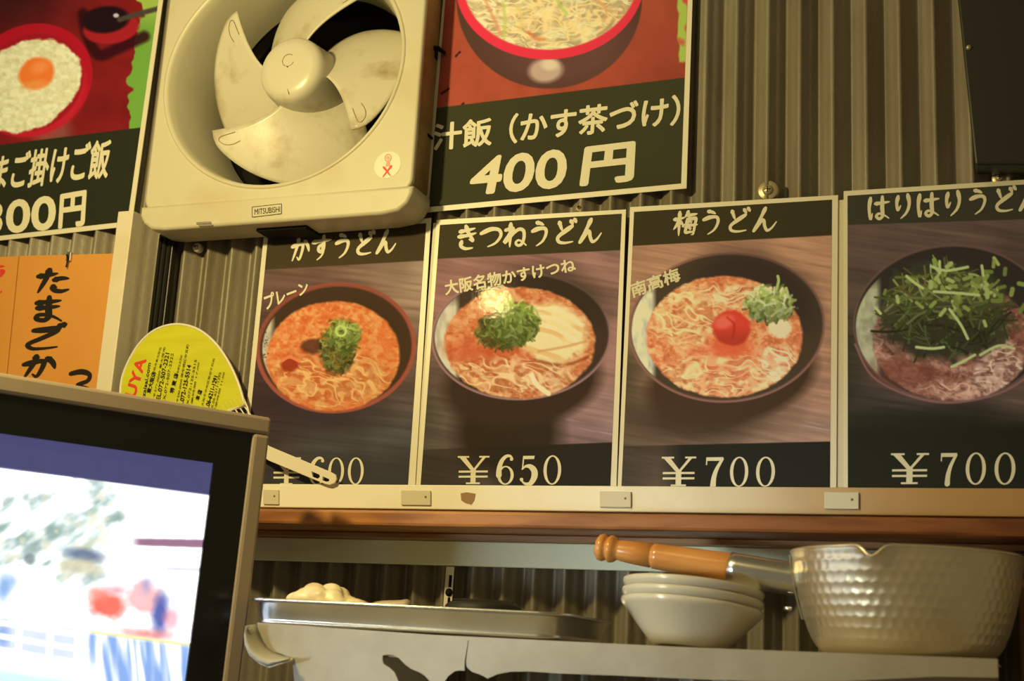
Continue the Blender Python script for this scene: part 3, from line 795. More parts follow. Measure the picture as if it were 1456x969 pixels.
hbar('trim_1', -.0255, -.0003, -.012, -.0035, M['cream'])                        # cream rail holding the posters
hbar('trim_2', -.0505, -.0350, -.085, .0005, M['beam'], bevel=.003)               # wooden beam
hbar('trim_3', -.0566, -.0507, -.022, .0005, M['ledger'])                        # ledger under it
hbar('trim_4', -.0815, -.0568, -.006, .0005, M['pale_green'])                    # pale strip under the beam
b = at(187, 322, -.02); c = at(158, 552, -.02); a_ = at(163, 340, -.02); d_ = at(137, 548, -.02)
struct(MB().hexa([(d_[0], -.02, .003), (c[0], -.02, .003), (b[0], -.02, b[2] + .02), (a_[0], -.02, b[2] + .02)],
                 [(d_[0], .001, .003), (c[0], .001, .003), (b[0], .001, b[2] + .02), (a_[0], .001, b[2] + .02)]).build('trim_5', M['batten'], bevel=.001))
for k, (u0, u1) in enumerate(((603, 626), (1184, 1206))):                        # battens behind the poster joints
    x0 = at(u0, 500, .0)[0]; x1 = at(u1, 500, .0)[0]
    struct(MB().box(x0, x1, .0002, .004, -.0005, at(u0, 318 if k == 0 else 285, 0)[2]).build('trim_%d' % (6 + k), M['cream_grey'], bevel=.0005))
xr = at(1446, 850, -.02)[0]
struct(MB().box(xr, xr + .09, -.04, .001, -.75, -.0605).build('trim_8', M['dark_wood'], bevel=.002))

# ================================================================== menu posters
def poster(name, label, outer, inner, fn, white, group, nx=300, ny=410):
    t = thing(name, label, 'poster', group)
    q = [at(u, v, -.0012) for u, v in outer]
    MB().hexa(q, [(p[0], -.0002, p[2]) for p in q]).build('laminated_card', M['white_border'], t)
    picture('printed_photo', inner, -.0014, fn, M['print'], t, nx, ny, white)
    return t


G1 = 'udon menu posters in a row on the cream rail'
p1 = poster('menu_poster', 'menu poster with かすうどん heading, plain orange udon bowl topped with scallions, price 600', [(375.5, 331), (613, 310), (589.5, 702), (338, 702)], [(381, 338), (606, 317.5), (579.3, 702), (345, 702)], pic_plain, (222, 207, 146), G1)
p2 = poster('menu_poster', 'menu poster with きつねうどん heading, udon bowl with fried tofu, price 650', [(621, 313), (890, 298), (876, 702), (590.5, 702)], [(625.5, 320), (884, 304), (867.5, 702), (597, 702)], pic_kitsune, (210, 189, 122), G1)
p3 = poster('menu_poster', 'menu poster with 梅うどん heading, udon bowl with red pickled plum in the middle', [(896, 294.7), (1191.5, 277.6), (1189, 704), (877.5, 704)], [(901.5, 301.5), (1183, 284), (1180, 704), (883, 704)], pic_ume, (182, 158, 100), G1)
p4 = poster('menu_poster', 'menu poster with はりはりうどん heading, dark bowl heaped with green leaves, rightmost in the row', [(1199.6, 272), (1500, 253), (1500, 705), (1199.5, 705)], [(1205, 278.5), (1494, 260), (1494, 705), (1205.5, 705)], pic_harihari, (160, 132, 76), G1)
G2 = 'large rice menu posters on the upper wall'
p5 = poster('menu_poster', 'upper menu poster with red-rimmed soup rice bowl, 400円, hung right of the exhaust fan', [(635, -60), (986.5, -60), (976, 268), (603, 302.5)], [(637.5, -54), (979.5, -54), (968.3, 261), (609.5, 294.5)], pic_shirumeshi, (180, 152, 88), G2, 340, 340)
p6 = poster('menu_poster', 'upper left poster of egg on rice in a red bowl', [(-34, -70), (240, -60), (187, 321.5), (-90, 352)], [(-30, -64), (233, -54), (181, 315), (-84, 345)], pic_egg_rice, (215, 186, 118), G2, 320, 380)
for p, (u, v) in zip((p1, p2, p3, p4, p5, p6), ((465, 702), (735, 702), (1035, 704), (1350, 705), (790, 285), (50, 336))):
    pass
YT = -.0017


def lettering(parent, name, m=None, build=None):
    mb = MB(); build(mb); return mb.build(name, m or M['ink_cream'], parent)


def brush_title(parent, text, quad, w=.12, asp=1.):
    lettering(parent, 'title_lettering', None, lambda mb: brush_text(mb, text, quadmap(quad, YT), w, asp))


brush_title(p1, 'かすうどん', [(414, 339), (566, 326), (564, 360), (411, 374)], .155, .9)
brush_title(p2, 'きつねうどん', [(649, 322), (858, 310), (857, 346), (647, 356)], .155, .95)
brush_title(p3, '梅うどん', [(958, 302), (1107, 294), (1106, 330), (956, 336)], .14, 1.0)
brush_title(p4, 'はりはりうどん', [(1232, 280), (1484, 263), (1484, 300), (1232, 314)], .14, .95)
for p, txt, q in ((p1, 'プレーン', [(375, 420), (436, 399), (439, 416), (378, 441)]), (p2, '大阪名物かすけつね', [(632, 400), (816, 367), (819, 386), (634, 420)]), (p3, '南高梅', [(896, 404), (963, 380), (968, 399), (900, 424)])):
    lettering(p, 'subtitle_lettering', None, lambda mb, txt=txt, q=q: put_text(mb, txt, quadmap(q, YT), .03))


def price_text(parent, cells):
    def b(mb):
        for ch, x0, x1, y0, y1 in cells: price(mb, ch, quadmap([(x0, y0), (x1, y0 - .3), (x1 - 1, y1 - .3), (x0 - 1, y1)], YT))
    lettering(parent, 'price_lettering', None, b)


price_text(p1, [('¥', 388, 428, 651, 690), ('6', 439, 464, 651, 690), ('0', 466, 491, 651, 690), ('0', 494, 519, 651, 690)])
price_text(p2, [('¥', 651, 696, 649, 689), ('6', 706, 733, 648, 690), ('5', 739, 764, 648, 690), ('0', 772, 800, 648, 690)])
price_text(p3, [('¥', 941, 990, 650, 692), ('7', 1002, 1031, 650, 692), ('0', 1037, 1066, 650, 693), ('0', 1074, 1104, 650, 693)])
price_text(p4, [('¥', 1267, 1321, 645, 689), ('7', 1336, 1363, 644, 689), ('0', 1372, 1404, 644, 690), ('0', 1413, 1446, 644, 690)])


lettering(p5, 'title_lettering', None, lambda mb: put_text(mb, '汁飯', quadmap([(618, 177), (699, 167), (698, 206), (616, 214)], YT), .028))
lettering(p5, 'subtitle_lettering', None, lambda mb: put_text(mb, '（かす茶づけ）', quadmap([(726, 163), (968, 135), (965, 177), (724, 204)], YT), .028))
lettering(p5, 'price_lettering', None, lambda mb: (put_text(mb, '400', quadmap([(678, 226), (806, 213), (802, 265), (666, 277)], YT), .045, .0), put_text(mb, '円', quadmap([(834, 211), (901, 203), (898, 256), (827, 263)], YT), .045)))
lettering(p6, 'title_lettering', None, lambda mb: put_text(mb, 'たまご掛けご飯', quadmap([(-34, 226), (159, 198), (152, 252), (-42, 276)], YT), .028))
lettering(p6, 'price_lettering', None, lambda mb: (put_text(mb, '300', quadmap([(-22, 291), (79, 279), (77, 325), (-24, 334)], YT), .045), put_text(mb, '円', quadmap([(87, 278), (122, 272), (119, 320), (84, 324)], YT), .04)))

# orange handwritten boards, upper left
def board(label, quad, th=.004):
    t = thing('menu_board', label, 'sign', 'orange handwritten menu boards')
    q = [at(u, v, -.005) for u, v in quad]
    MB().hexa(q, [(p[0], -.001, p[2]) for p in q]).build('board', M['orange_board'], t, bevel=.0005)
    return t


o1 = board('orange menu board with black brush writing たまごか beside the cream batten', [(27.5, 364), (163, 360.5), (135, 600), (3, 606)])
o2 = board('orange menu board with red writing, cut off by the left photo edge', [(-75, 368), (26, 364.3), (1.5, 606), (-98, 610)])
YO = -.0053
lettering(o1, 'brush_lettering', M['ink_black'], lambda mb: [brush_text(mb, ch, quadmap(q, YO), .2, 1.1, 0) for ch, q in (('た', [(53, 384), (102, 381), (98, 416), (50, 418)]), ('ま', [(48, 424), (91, 421), (90, 458), (44, 458)]), ('ご', [(42, 464), (94, 460), (86, 498), (34, 498)]), ('か', [(34, 507), (84, 502), (78, 538), (28, 540)]))])
lettering(o1, 'price_lettering', M['ink_black'], lambda mb: brush_text(mb, '3', quadmap([(98, 526), (134, 526), (130, 575), (94, 575)], YO), .13, .75, 0))
lettering(o2, 'red_lettering', M['ink_red'], lambda mb: [brush_text(mb, ch, quadmap(q, YO), .2, 1., 0) for ch, q in (('ラ', [(-22, 377), (9, 377), (5, 401), (-26, 401)]), ('ン', [(-24, 410), (6, 410), (2, 428), (-28, 428)]))])

# ================================================================== exhaust fan
AX = np.array([-.187, .469]); HC = np.array([-.176, .469]); YF = -.05
fan = thing('exhaust_fan', 'ivory four-blade exhaust fan set in the wall between the upper posters', 'exhaust fan')
x0, x1, z0, z1 = -.3485, -.0140, .3125, .640
RX, RZ = .1545, .1425
plate('front_panel', [rrect(x0, x1, z0, z1, .012), ellipse(AX[0], AX[1], RX, RZ, 96)], YF, .008, M['fan_ivory'], fan, .003)
mb = MB()                                                    # casing walls behind the panel
oo = rrect(x0 + .003, x1 - .001, z0 + .001, z1 - .002, .012); ii = rrect(x0 + .007, x1 - .005, z0 + .005, z1 - .006, .009); nn = len(oo)
vs = [(p[0], YF + .006, p[1]) for p in oo] + [(p[0], .0, p[1]) for p in oo] + [(p[0], YF + .006, p[1]) for p in ii] + [(p[0], .0, p[1]) for p in ii]
fs = []
for i in range(nn):
    j = (i + 1) % nn
    fs += [(i, j, j + nn, i + nn), (i + 2 * nn, i + 3 * nn, j + 3 * nn, j + 2 * nn), (i + nn, j + nn, j + 3 * nn, i + 3 * nn), (i, i + 2 * nn, j + 2 * nn, j)]
mb.add(vs, fs).build('casing', M['fan_side'], fan)
# bell-mouthed shroud through the wall
MY = Matrix(((1, 0, 0, AX[0]), (0, 0, 1, 0), (0, -1, 0, AX[1]), (0, 0, 0, 1)))    # local z -> world y
k = RX / .1485; kz = RZ / .1485
fe = lambda p: Vector((p.x * (1 + (k - 1) * max(0, min(1, (.02 - p.z) / .06))), p.y * (1 + (kz - 1) * max(0, min(1, (.02 - p.z) / .06))), p.z))
MB().lathe([(.1515, YF + .003), (.1500, YF - .0015), (.1470, YF - .002), (.1445, YF + .002), (.142, YF + .012), (.1395, -.01), (.137, .02), (.1365, .05)], 96, MY, fn=fe).build('shroud', M['fan_ivory'], fan)
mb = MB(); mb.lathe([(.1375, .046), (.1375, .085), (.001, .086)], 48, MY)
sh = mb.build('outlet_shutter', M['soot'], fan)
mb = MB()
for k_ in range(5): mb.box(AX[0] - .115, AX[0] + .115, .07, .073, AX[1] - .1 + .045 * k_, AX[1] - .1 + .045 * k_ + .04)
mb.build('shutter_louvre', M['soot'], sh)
mb = MB(); mb.tube([(AX[0] - .136, .058, AX[1] + .035), (AX[0], .058, AX[1] + .06), (AX[0] + .136, .058, AX[1] + .08)], .004, 8); mb.build('motor_stay', M['fan_side'], sh)
# hub and blades
YH = -.054
MYH = Matrix(((1, 0, 0, HC[0]), (0, 0, 1, 0), (0, -1, 0, HC[1]), (0, 0, 0, 1)))
MB().lathe([(.001, YH), (.010, YH + .0002), (.026, YH + .0012), (.0355, YH + .0035), (.0392, YH + .008), (.0405, YH + .014), (.0430, YH + .040), (.0455, YH + .066), (.044, YH + .094)], 56, MYH).build('hub', M['fan_blade'], fan)
hb = fan.children[-1]
mb = MB()
ptx = [(HC[0] + .0 + .0075 * math.cos(a), YH + .0002, HC[1] + .008 + .0075 * math.sin(a)) for a in np.linspace(.9, 5.9, 16)]
mb.tube(ptx, .0005, 6); mb.build('hub_mark', M['fan_side'], hb)
MB().tube([(HC[0] + .001, YH + .0015, HC[1] - .024), (HC[0] + .004, YH + .0025, HC[1] - .033)], .0005, 6).build('hub_scratch', M['fan_side'], hb)


def blade(phi0):
    nr, nt = 22, 26; R0, R1 = .036, .124; vs = []
    for side in (0, 1):
        for i in range(nr):
            for j in range(nt):
                q = i / (nr - 1); t = j / (nt - 1)
                rmax = R1 * (1 - .10 * max(0, (t - .80) / .2) ** 2 - .06 * max(0, (.12 - t) / .12) ** 2)
                r = R0 + (rmax - R0) * q
                sweep = -36 * q ** .9
                span = 97 - 9 * q
                ph = math.radians(phi0 + sweep + span * t - 3.5 * math.sin(PI * q) * (1 - 2 * t))
                y = -.046 + .082 * t * (.55 + .45 * q) + .012 * (1 - q) - .006 * math.sin(PI * t) * q + side * .0022
                vs.append((HC[0] + r * math.cos(ph), y, HC[1] + r * math.sin(ph)))
    fs = []; o = nr * nt
    for i in range(nr - 1):
        for j in range(nt - 1):
            a = i * nt + j; fs += [(a, a + 1, a + nt + 1, a + nt), (a + o, a + nt + o, a + nt + 1 + o, a + 1 + o)]
    for i in range(nr - 1):
        for j in (0, nt - 1): a = i * nt + j; fs.append((a, a + nt, a + nt + o, a + o))
    for j in range(nt - 1):
        for i in (0, nr - 1): a = i * nt + j; fs.append((a, a + o, a + 1 + o, a + 1))
    bl = MB().add(vs, fs, True).build('blade', M['fan_blade'], fan)
    # moulded pocket ridge near the leading tip
    mb = MB(); pts = []
    for t, q in ((.035, .70), (.035, .80), (.04, .90), (.065, .945), (.10, .92), (.115, .84), (.11, .74)):
        r = R0 + (R1 * .985 - R0) * q; ph = math.radians(phi0 - 36 * q ** .9 + (97 - 9 * q) * t - 3.5 * math.sin(PI * q) * (1 - 2 * t))
        y = -.046 + .082 * t * (.55 + .45 * q) + .012 * (1 - q) - .006 * math.sin(PI * t) * q - .0004
        pts.append((HC[0] + r * math.cos(ph), y, HC[1] + r * math.sin(ph)))
    mb.tube(smoothpts(pts, 4), .0005, 6).build('tip_ridge', M['fan_side'], bl)


for ph in (170, 250, 352, 80): blade(ph)
# cover strip under the panel
cz1 = z0 - .002
lp = [(x0 - .001, cz1), (x0 - .001, cz1 - .006), (x0 + .004, cz1 - .014), (x0 + .014, cz1 - .0205), (x0 + .03, cz1 - .0225), (x1 - .03, cz1 - .0225), (x1 - .012, cz1 - .020), (x1 - .003, cz1 - .013), (x1 + .001, cz1 - .004), (x1 + .001, cz1)]
plate('bottom_cover', [lp], YF - .003, .05, M['fan_ivory'], fan, .004)
mb = MB(); mb.box(-.207, -.143, YF + .014, -.004, cz1 - .030, cz1 - .0226); mb.build('latch', M['soot'], fan, bevel=.001)
YS = YF - .0034
lb = plate('name_plate', [pxz([(358.5, 294.5), (400, 290), (400, 304), (358.5, 309)], YS)], YS, .0006, M['fan_ivory'], fan)
pl = MB()
for a, b2 in (((358.5, 294.5), (400, 290)), ((400, 290), (400, 304)), ((400, 304), (358.5, 309)), ((358.5, 309), (358.5, 294.5))):
    pl.tube([at(*a, YS - .0003), at(*b2, YS - .0003)], .0003, 5)
put_text(pl, 'MITSUBISHI', quadmap([(362, 297.5), (398, 293.5), (398, 301.5), (362, 305.5)], YS - .0004), .02)
pl.build('name_lettering', M['ink_black'], lb)
nb2 = None
for q in ([(279, 316), (300, 315), (300, 318), (279, 319)], [(282, 320), (302, 319), (302, 321), (282, 322)]):
    poly(nb2 or (nb2 := MB()), quadmap(q, YS - .0006), [(0, 0), (1, 0), (1, 1), (0, 1)])
nb2.build('small_print', M['ink_grey'], fan)
# round warning sticker
YK = YF - .0004
so = at(551, 234.5, YK)
st = plate('warning_sticker', [ellipse(so[0], so[2], .0158, .0152, 32)], YK, .0006, M['white_border'], fan)
mb = MB(); q = quadmap([(538, 218), (565, 216), (563, 251), (537, 253)], YK - .0003)
for s_ in ([(.30, .58), (.70, .96)], [(.72, .56), (.28, .98)]): ribbon(mb, q, [s_[0], ((s_[0][0] + s_[1][0]) / 2, (s_[0][1] + s_[1][1]) / 2), s_[1]], .08, .8)
mb.build('cross', M['ink_red'], st)
mb = MB()
ring(mb, q, .52, .22, .19, .17, .13, .115); ring(mb, q, .52, .22, .08, .07, .03, .03); poly(mb, q, [(.44, .40), (.62, .40), (.64, .56), (.42, .56)])
mb.build('pictogram', mat('pale_red_ink', (.72, .30, .24), .5), st)
settle(fan, (AX[0], 0, z0 - .025))

# ================================================================== small fixings on the wall
def screw(name, label, u, v, r, y, m, group='round screws in the corrugated wall'):
    t = thing(name, label, 'screw', group); p = at(u, v, y)
    mt = Matrix(((1, 0, 0, p[0]), (0, 0, 1, 0), (0, -1, 0, p[2]), (0, 0, 0, 1)))
    MB().lathe([(.001, y - .001), (r * .9, y - .001), (r, y), (r, y + .006)], 24, mt).build('washer', m, t)
    MB().lathe([(.0005, y - .0045), (r * .35, y - .004), (r * .5, y - .002), (r * .52, y - .0008)], 20, mt).build('screw_head', M['screw'], t)
    mb = MB(); mb.box(p[0] - r * .3, p[0] + r * .3, y - .0048, y - .0042, p[2] - .0004, p[2] + .0004); mb.box(p[0] - .0004, p[0] + .0004, y - .0048, y - .0042, p[2] - r * .3, p[2] + r * .3); mb.build('cross_slot', M['soot'], t.children[1])
    settle(t, (p[0], y, p[2]))


screw('washer_screw', 'large washer-headed screw above the plum udon poster', 1092, 271, .0105, .002, M['screw'])
screw('washer_screw', 'small screw under the 400円 poster, above the きつねうどん poster', 824, 296, .0045, .002, M['screw'])
screw('washer_screw', 'small pale ring screw in the wall below the exhaust fan', 280, 352, .0055, .002, M['white_border'])
screw('washer_screw', 'yellowish screw above the はりはりうどん poster below the black board', 1421, 254, .007, .002, M['screw'])

for lab, u, v, s_ in (('black poster clip at the upper left edge of the 400円 poster', 619, 75, 1.), ('black poster clip at the lower left edge of the 400円 poster', 605, 196, .7)):
    t = thing('poster_clip', lab, 'clip', 'black poster clips')
    p = at(u, v, -.006)
    MB().box(p[0] - .008 * s_, p[0] + .001, -.010, .0, p[2] - .009 * s_, p[2] + .009 * s_).build('clip_body', M['soot'], t, bevel=.002)
    MB().tube([(p[0] - .002, -.010, p[2] + .004 * s_), (p[0] + .006 * s_, -.011, p[2] + .002 * s_), (p[0] + .011 * s_, -.004, p[2] - .001)], [.0032 * s_, .003 * s_, .002 * s_], 8).build('clip_jaw', M['soot'], t)
    settle(t, (p[0], 0, p[2]))
# dark strip between fan and poster
p = at(624, 40, .0); q = at(601, 300, .0)
dr = tag(MB().box(-.0165 - .009, -.0165, -.012, .0005, .304, .62).build('black_edge_strip', M['soot'], bevel=.001), 'dark upright strip between the exhaust fan and the 400円 poster', 'strip')
# picture hook over the orange board
t = thing('hanging_clip', 'small silver clip at the top of the orange たまごか board', 'clip'); p = at(99, 368, -.0055)
MB().box(p[0] - .0035, p[0] + .0035, -.0085, -.0052, p[2] - .004, p[2] + .008).build('clip_plate', M['steel'], t, bevel=.001)
MB().tube([(p[0] - .002, -.0095, p[2] + .004), (p[0] + .001, -.0098, p[2] - .002), (p[0] - .0005, -.009, p[2] - .012)], .0009, 6).build('clip_pin', M['soot'], t)
settle(t, (p[0], -.005, p[2]))
# black conduit left of the uchiwa
cn = thing('cable_duct', 'dark vertical cable duct on the wall between the cream batten and the yellow fan', 'duct')
xl = at(221, 400, -.01)[0]; xw = at(240, 400, -.01)[0]
zt = at(235, 330, -.01)[2] - .002
MB().box(xl - .003, xw, -.010, .0005, .003, zt).build('duct_body', M['black'], cn, bevel=.0015)
for fx in (.12, .5, .85): MB().box(xl + (xw - xl) * fx - .0015, xl + (xw - xl) * fx + .0012, -.0125, -.0098, .003, zt - .004).build('duct_rib', M['soot'], cn, bevel=.0006)
MB().box(xl - .0055, xl - .0031, -.006, .0005, .003, zt - .015).build('duct_edge', M['screw'], cn)
settle(cn, ((xl + xw) / 2, 0, .003))
# black panel, upper right
bp = thing('wall_board', 'black board with slanted left edge in the upper right corner over the corrugated wall', 'board')
q = [at(1360, -60, -.03), at(1386, 236, -.03), at(1520, 236, -.03), at(1520, -60, -.03)]
q = [at(1357, -50, -.03), at(1386.5, 234, -.03), at(1540, 234, -.03), at(1540, -50, -.03)]
MB().hexa(q, [(p[0], -.002, p[2]) for p in q]).build('board_body', M['black'], bp, bevel=.002)
p = at(1371, 68, -.031); MB().lathe([(.0005, -.033), (.002, -.0325), (.0025, -.0305), (.0025, -.029)], 14, Matrix(((1, 0, 0, p[0] + .004), (0, 0, 1, 0), (0, -1, 0, p[2]), (0, 0, 0, 1)))).build('board_pin', M['screw'], bp)
settle(bp, (q[1][0], 0, q[1][2]))

# plates stuck on the cream rail
for lab, u0, u1, v0, v1 in (('beige plate on the cream rail below the かすうどん and きつねうどん joint', 570, 612, 697.5, 718.5), ('beige plate on the cream rail just right of the 650 price', 852.5, 897, 699, 721.5), ('beige plate on the cream rail under the はりはりうどん poster', 1172, 1221, 700, 724), ('beige plate on the cream rail beside the television corner', 374, 396, 696.5, 717.5)):
    q = [at(u0, v1, -.0142), at(u1, v1 + .5, -.0142), at(u1, v0 + .5, -.0142), at(u0, v0, -.0142)]
    o = MB().hexa(q, [(p[0], -.0122, p[2]) for p in q]).build('rail_plate', M['cream_grey'], bevel=.0006)
    tag(o, lab, 'fixing', 'beige plates on the cream rail')
    c = sum(q) / 4
    MB().lathe([(.0003, -.0148), (.0011, -.0146), (.0012, -.0141)], 12, Matrix(((1, 0, 0, q[1][0] - .006), (0, 0, 1, 0), (0, -1, 0, c[2] + .001), (0, 0, 0, 1)))).build('plate_pin', M['brown_tape'], o)
q = pxz([(655, 702), (664, 700.5), (676, 702.5), (674, 712), (670, 718), (662, 716), (656, 712)], -.0124)
tag(plate('tape_scrap', [q], -.0126, .0006, M['brown_tape']), 'brown tape scrap on the cream rail under the 650 poster', 'tape')

# ================================================================== yellow hand fan
YU = -.017
uc = thing('hand_fan', 'yellow paper hand fan with red and black print tucked behind the television', 'hand fan')
out = [(171, 560), (174, 537), (184, 512), (200, 487), (222, 469), (250, 461.5), (278, 467), (302, 484), (322, 510), (338, 543), (348.5, 577), (325, 584), (306, 612), (300, 650), (262, 668), (222, 655), (188, 618)]
ol = smoothpts(out[:11], 5) + [np.array(p) for p in out[11:14]] + smoothpts(out[14:] + [out[0]], 5)[:-1]
lf = plate('paper_leaf', [pxz(ol, YU)], YU, .0012, M['yellow'], uc)
MB().tube([at(u, v, YU + .0006) for u, v in ol], .0016, 8, True).build('rim', M['uchiwa_white'], uc)
for u, v in ((327, 583), (333, 581), (339, 579), (345, 577.5), (351, 576)):
    MB().tube([at(u - 12, v - 9, YU + .0008), at(u + (u - 330) * .25, v + 14, YU + .0008), at(368, 630, YU)], [.0009, .0008, .0012], 6).build('rib', M['uchiwa_white'], uc)
MB().tube([at(346, 566, YU + .0008), at(352, 580, YU + .0008), at(358, 606, YU), at(370, 632, YU)], [.0009, .0012, .0016, .003], 8).build('rib', M['uchiwa_white'], uc)
hl = pxz([(360, 622), (384, 636), (471, 672.5), (477, 676), (478.5, 681), (476, 687), (469, 689.5), (462, 688), (383, 655), (356, 636)], YU)
h1 = pxz([(443, 670), (455, 675), (456, 679), (452, 682), (444, 679)], YU); h2 = pxz([(459, 677), (469, 681.5), (469, 685), (465, 686.5), (458, 684)], YU)
plate('fan_handle', [hl, h1, h2], YU - .001, .003, M['uchiwa_white'], uc, .0005)
YP = YU - .0003


def uline(mb, text, p, q, h, bold=0.):
    """a line of print running from p to q (photo points), letters h tall"""
    d = np.array(q, float) - np.array(p); L = np.hypot(*d); nrm = np.array([d[1], -d[0]]) / L * h
    TL = np.array(p) + nrm; TR = np.array(q) + nrm
    put_text(mb, text, quadmap([tuple(TL), tuple(TR), tuple(q), tuple(p)], YP), bold)


mb = MB(); uline(mb, 'AKUYA', (179, 606), (208, 512), 14, .045); mb.build('red_lettering', M['ink_red'], lf)
mb = MB()
for txt, p, q, h in (('www.yakuzaisai.com', (199, 615), (216, 517), 6), ('東大阪店', (214, 560), (222, 530), 6), ('大阪市東大阪区', (219, 533), (230, 494), 3), ('〒577-0000 東大阪市', (221, 565), (236, 494), 3.5),
                     ('TEL.072-507-2321', (226, 576), (241, 503), 5.5), ('FAX.072-507-2322', (233, 580), (247, 503), 3.5), ('堺 東 店', (247, 560), (254, 532), 6), ('堺市堺区北瓦町', (253, 536), (260, 505), 3), ('〒590-0000 堺市堺区中瓦町', (254, 572), (269, 490), 3.5),
                     ('TEL.072-125-5514', (258, 588), (272, 520), 5.5), ('FAX.072-125-5515', (266, 586), (280, 512), 3), ('営業時間 17:00', (272, 585), (284, 516), 2.6), ('本 店', (283, 570), (288, 556), 6), ('大阪市中央区難波千日前', (289, 578), (306, 510), 3),
                     ('TEL.06-6211-1291', (294, 592), (310, 536), 5.5), ('FAX.06-6211-1292', (301, 590), (315, 530), 3), ('営業時間 11:00', (306, 588), (320, 530), 2.6)):
    uline(mb, txt, p, q, h, .035 if h > 5 else .01)
mb.build('small_print', M['ink_black'], lf)
settle(uc, at(420, 665, YU))

# ================================================================== television
TV = thing('television', 'flat television with brown-grey frame showing a bright street scene, lower left', 'television')
al = math.radians(58); ti = math.radians(3)
e1 = np.array([math.cos(al), math.sin(al), 0]); nrm = np.array([math.sin(al), -math.cos(al), 0])
e2 = np.array([0, 0, 1]) * math.cos(ti) + nrm * math.sin(ti); e3 = np.cross(e1, e2); e3 = e3 if e3 @ nrm > 0 else -e3
P0 = at(387.5, 594.5, -.2); TW, TH = .62, .43


def tvp(s, t, d=0.):                                          # s left from the right edge, t down from the top, d out of the screen
    return P0 - e1 * s - e2 * t + e3 * d


def tvbox(s0, s1, t0, t1, d0, d1):
    return MB().hexa([tvp(s0, t0, d1), tvp(s1, t0, d1), tvp(s1, t1, d1), tvp(s0, t1, d1)], [tvp(s0, t0, d0), tvp(s1, t0, d0), tvp(s1, t1, d0), tvp(s0, t1, d0)])


fw = .0165; si, sj = .051, .049
for a in ((0, TW, 0, fw), (0, fw, fw, TH), (TW - fw, TW, fw, TH), (fw, TW - fw, TH - fw, TH)):
    tvbox(*a, -.02, 0).build('outer_frame', M['tv_frame'], TV, bevel=.003)
for a in ((fw, TW - fw, fw, sj), (fw, si, sj, TH - sj), (TW - si, TW - fw, sj, TH - sj), (fw, TW - fw, TH - sj, TH - fw)):
    tvbox(*a, -.018, -.003).build('bezel', M['tv_bezel'], TV)
tvbox(.004, TW - .004, .004, TH - .004, -.045, -.0205).build('back_shell', M['black'], TV, bevel=.006)
picture('screen', None, 0, pic_screen, M['screen'], TV, 380, 300, emissive=True, plane=[tvp(TW - si, sj, -.0055), tvp(si, sj, -.0055), tvp(si, TH - sj, -.0055), tvp(TW - si, TH - sj, -.0055)])
ca = tvp(TW / 2, TH / 2, -.045); ca2 = tvp(TW / 2, TH / 2, -.09)
tvbox(TW / 2 - .05, TW / 2 + .05, TH / 2 - .05, TH / 2 + .05, -.055, -.0455).build('mount_plate', M['black'], TV)
MB().tube([ca, ca2, (ca2[0], .004, ca2[2])], .014, 12).build('wall_arm', M['black'], TV)
settle(TV, (ca2[0], 0, ca2[2]))

# ================================================================== shelf
ZS = -.1545; YSF = -.24
xe = at(1418, 940, YSF)[0]; xs0 = at(362, 890, YSF)[0]
shf = thing('wall_shelf', 'long shelf on the corrugated wall covered with torn pale paper', 'shelf')
MB().box(xs0, xe - .002, YSF + .004, -.001, ZS - .02, ZS - .001).build('shelf_board', M['board'], shf, bevel=.001)
fl = [(366, 886.5), (640, 905.5), (1000, 922.5), (1418, 938), (1419, 964), (1330, 962.5), (1200, 969), (1100, 969), (1030, 967.5), (956, 964.5), (880, 961), (798, 958), (753, 955), (725, 955.5), (707, 959), (693, 965), (684, 960), (671, 955.5), (664, 949), (663, 940), (667, 911), (665.5, 911), (660.5, 940), (660, 954), (653, 953.5), (646, 955), (638, 961), (632, 969), (622, 990), (612, 970), (604, 961), (597, 956.5), (584, 951), (576, 945), (567, 936), (558, 931.5), (551, 931), (544, 932.5), (543.5, 938), (545, 945), (553, 950), (560, 956), (564, 964), (570, 980), (560, 1000), (520, 1010), (480, 1004), (440, 1010), (424, 990), (419, 970), (417, 950), (415.5, 937), (400, 930), (380, 925), (368, 905)]
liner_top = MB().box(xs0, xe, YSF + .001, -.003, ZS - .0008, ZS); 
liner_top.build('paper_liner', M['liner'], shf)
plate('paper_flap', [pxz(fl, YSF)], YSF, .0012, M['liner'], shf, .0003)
# curled end of the flap
mb = MB(); rows = []
cp = [((364, 888), (354, 894)), ((369, 900), (350, 905)), ((374, 912), (350.5, 917)), ((381, 922), (356, 931)), ((392, 929), (370, 943)), ((404, 933), (383, 948.5)), ((416, 936), (400, 943)), ((418, 937), (416, 938.5))]
nn = 7
for a, b_ in cp:
    A = at(*a, YSF - .0005); Bp = at(*b_, YSF - .012)
    for k in range(nn):
        t = k / (nn - 1); p = A * (1 - t) + Bp * t; p = p + np.array([0, -.010 * math.sin(PI * t * .9), 0]); rows.append(p)
mb.add(rows, [(i * nn + k, i * nn + k + 1, (i + 1) * nn + k + 1, (i + 1) * nn + k) for i in range(len(cp) - 1) for k in range(nn - 1)], True)
cu = mb.build('curled_corner', M['liner'], shf); md = cu.modifiers.new('thick', 'SOLIDIFY'); md.thickness = .001
mb = MB(); mb.tube([at(*b_, YSF - .012) for a, b_ in cp], .0013, 6); mb.build('frayed_edge', M['paper'], cu)
for x in (.02, .5):                                          # brackets under the board
    MB().hexa([(x - .004, YSF + .03, ZS - .0205), (x - .004, -.002, ZS - .0205), (x - .004, -.002, ZS - .12)], [(x + .004, YSF + .03, ZS - .0205), (x + .004, -.002, ZS - .0205), (x + .004, -.002, ZS - .12)]).build('bracket', M['white_metal'], shf)
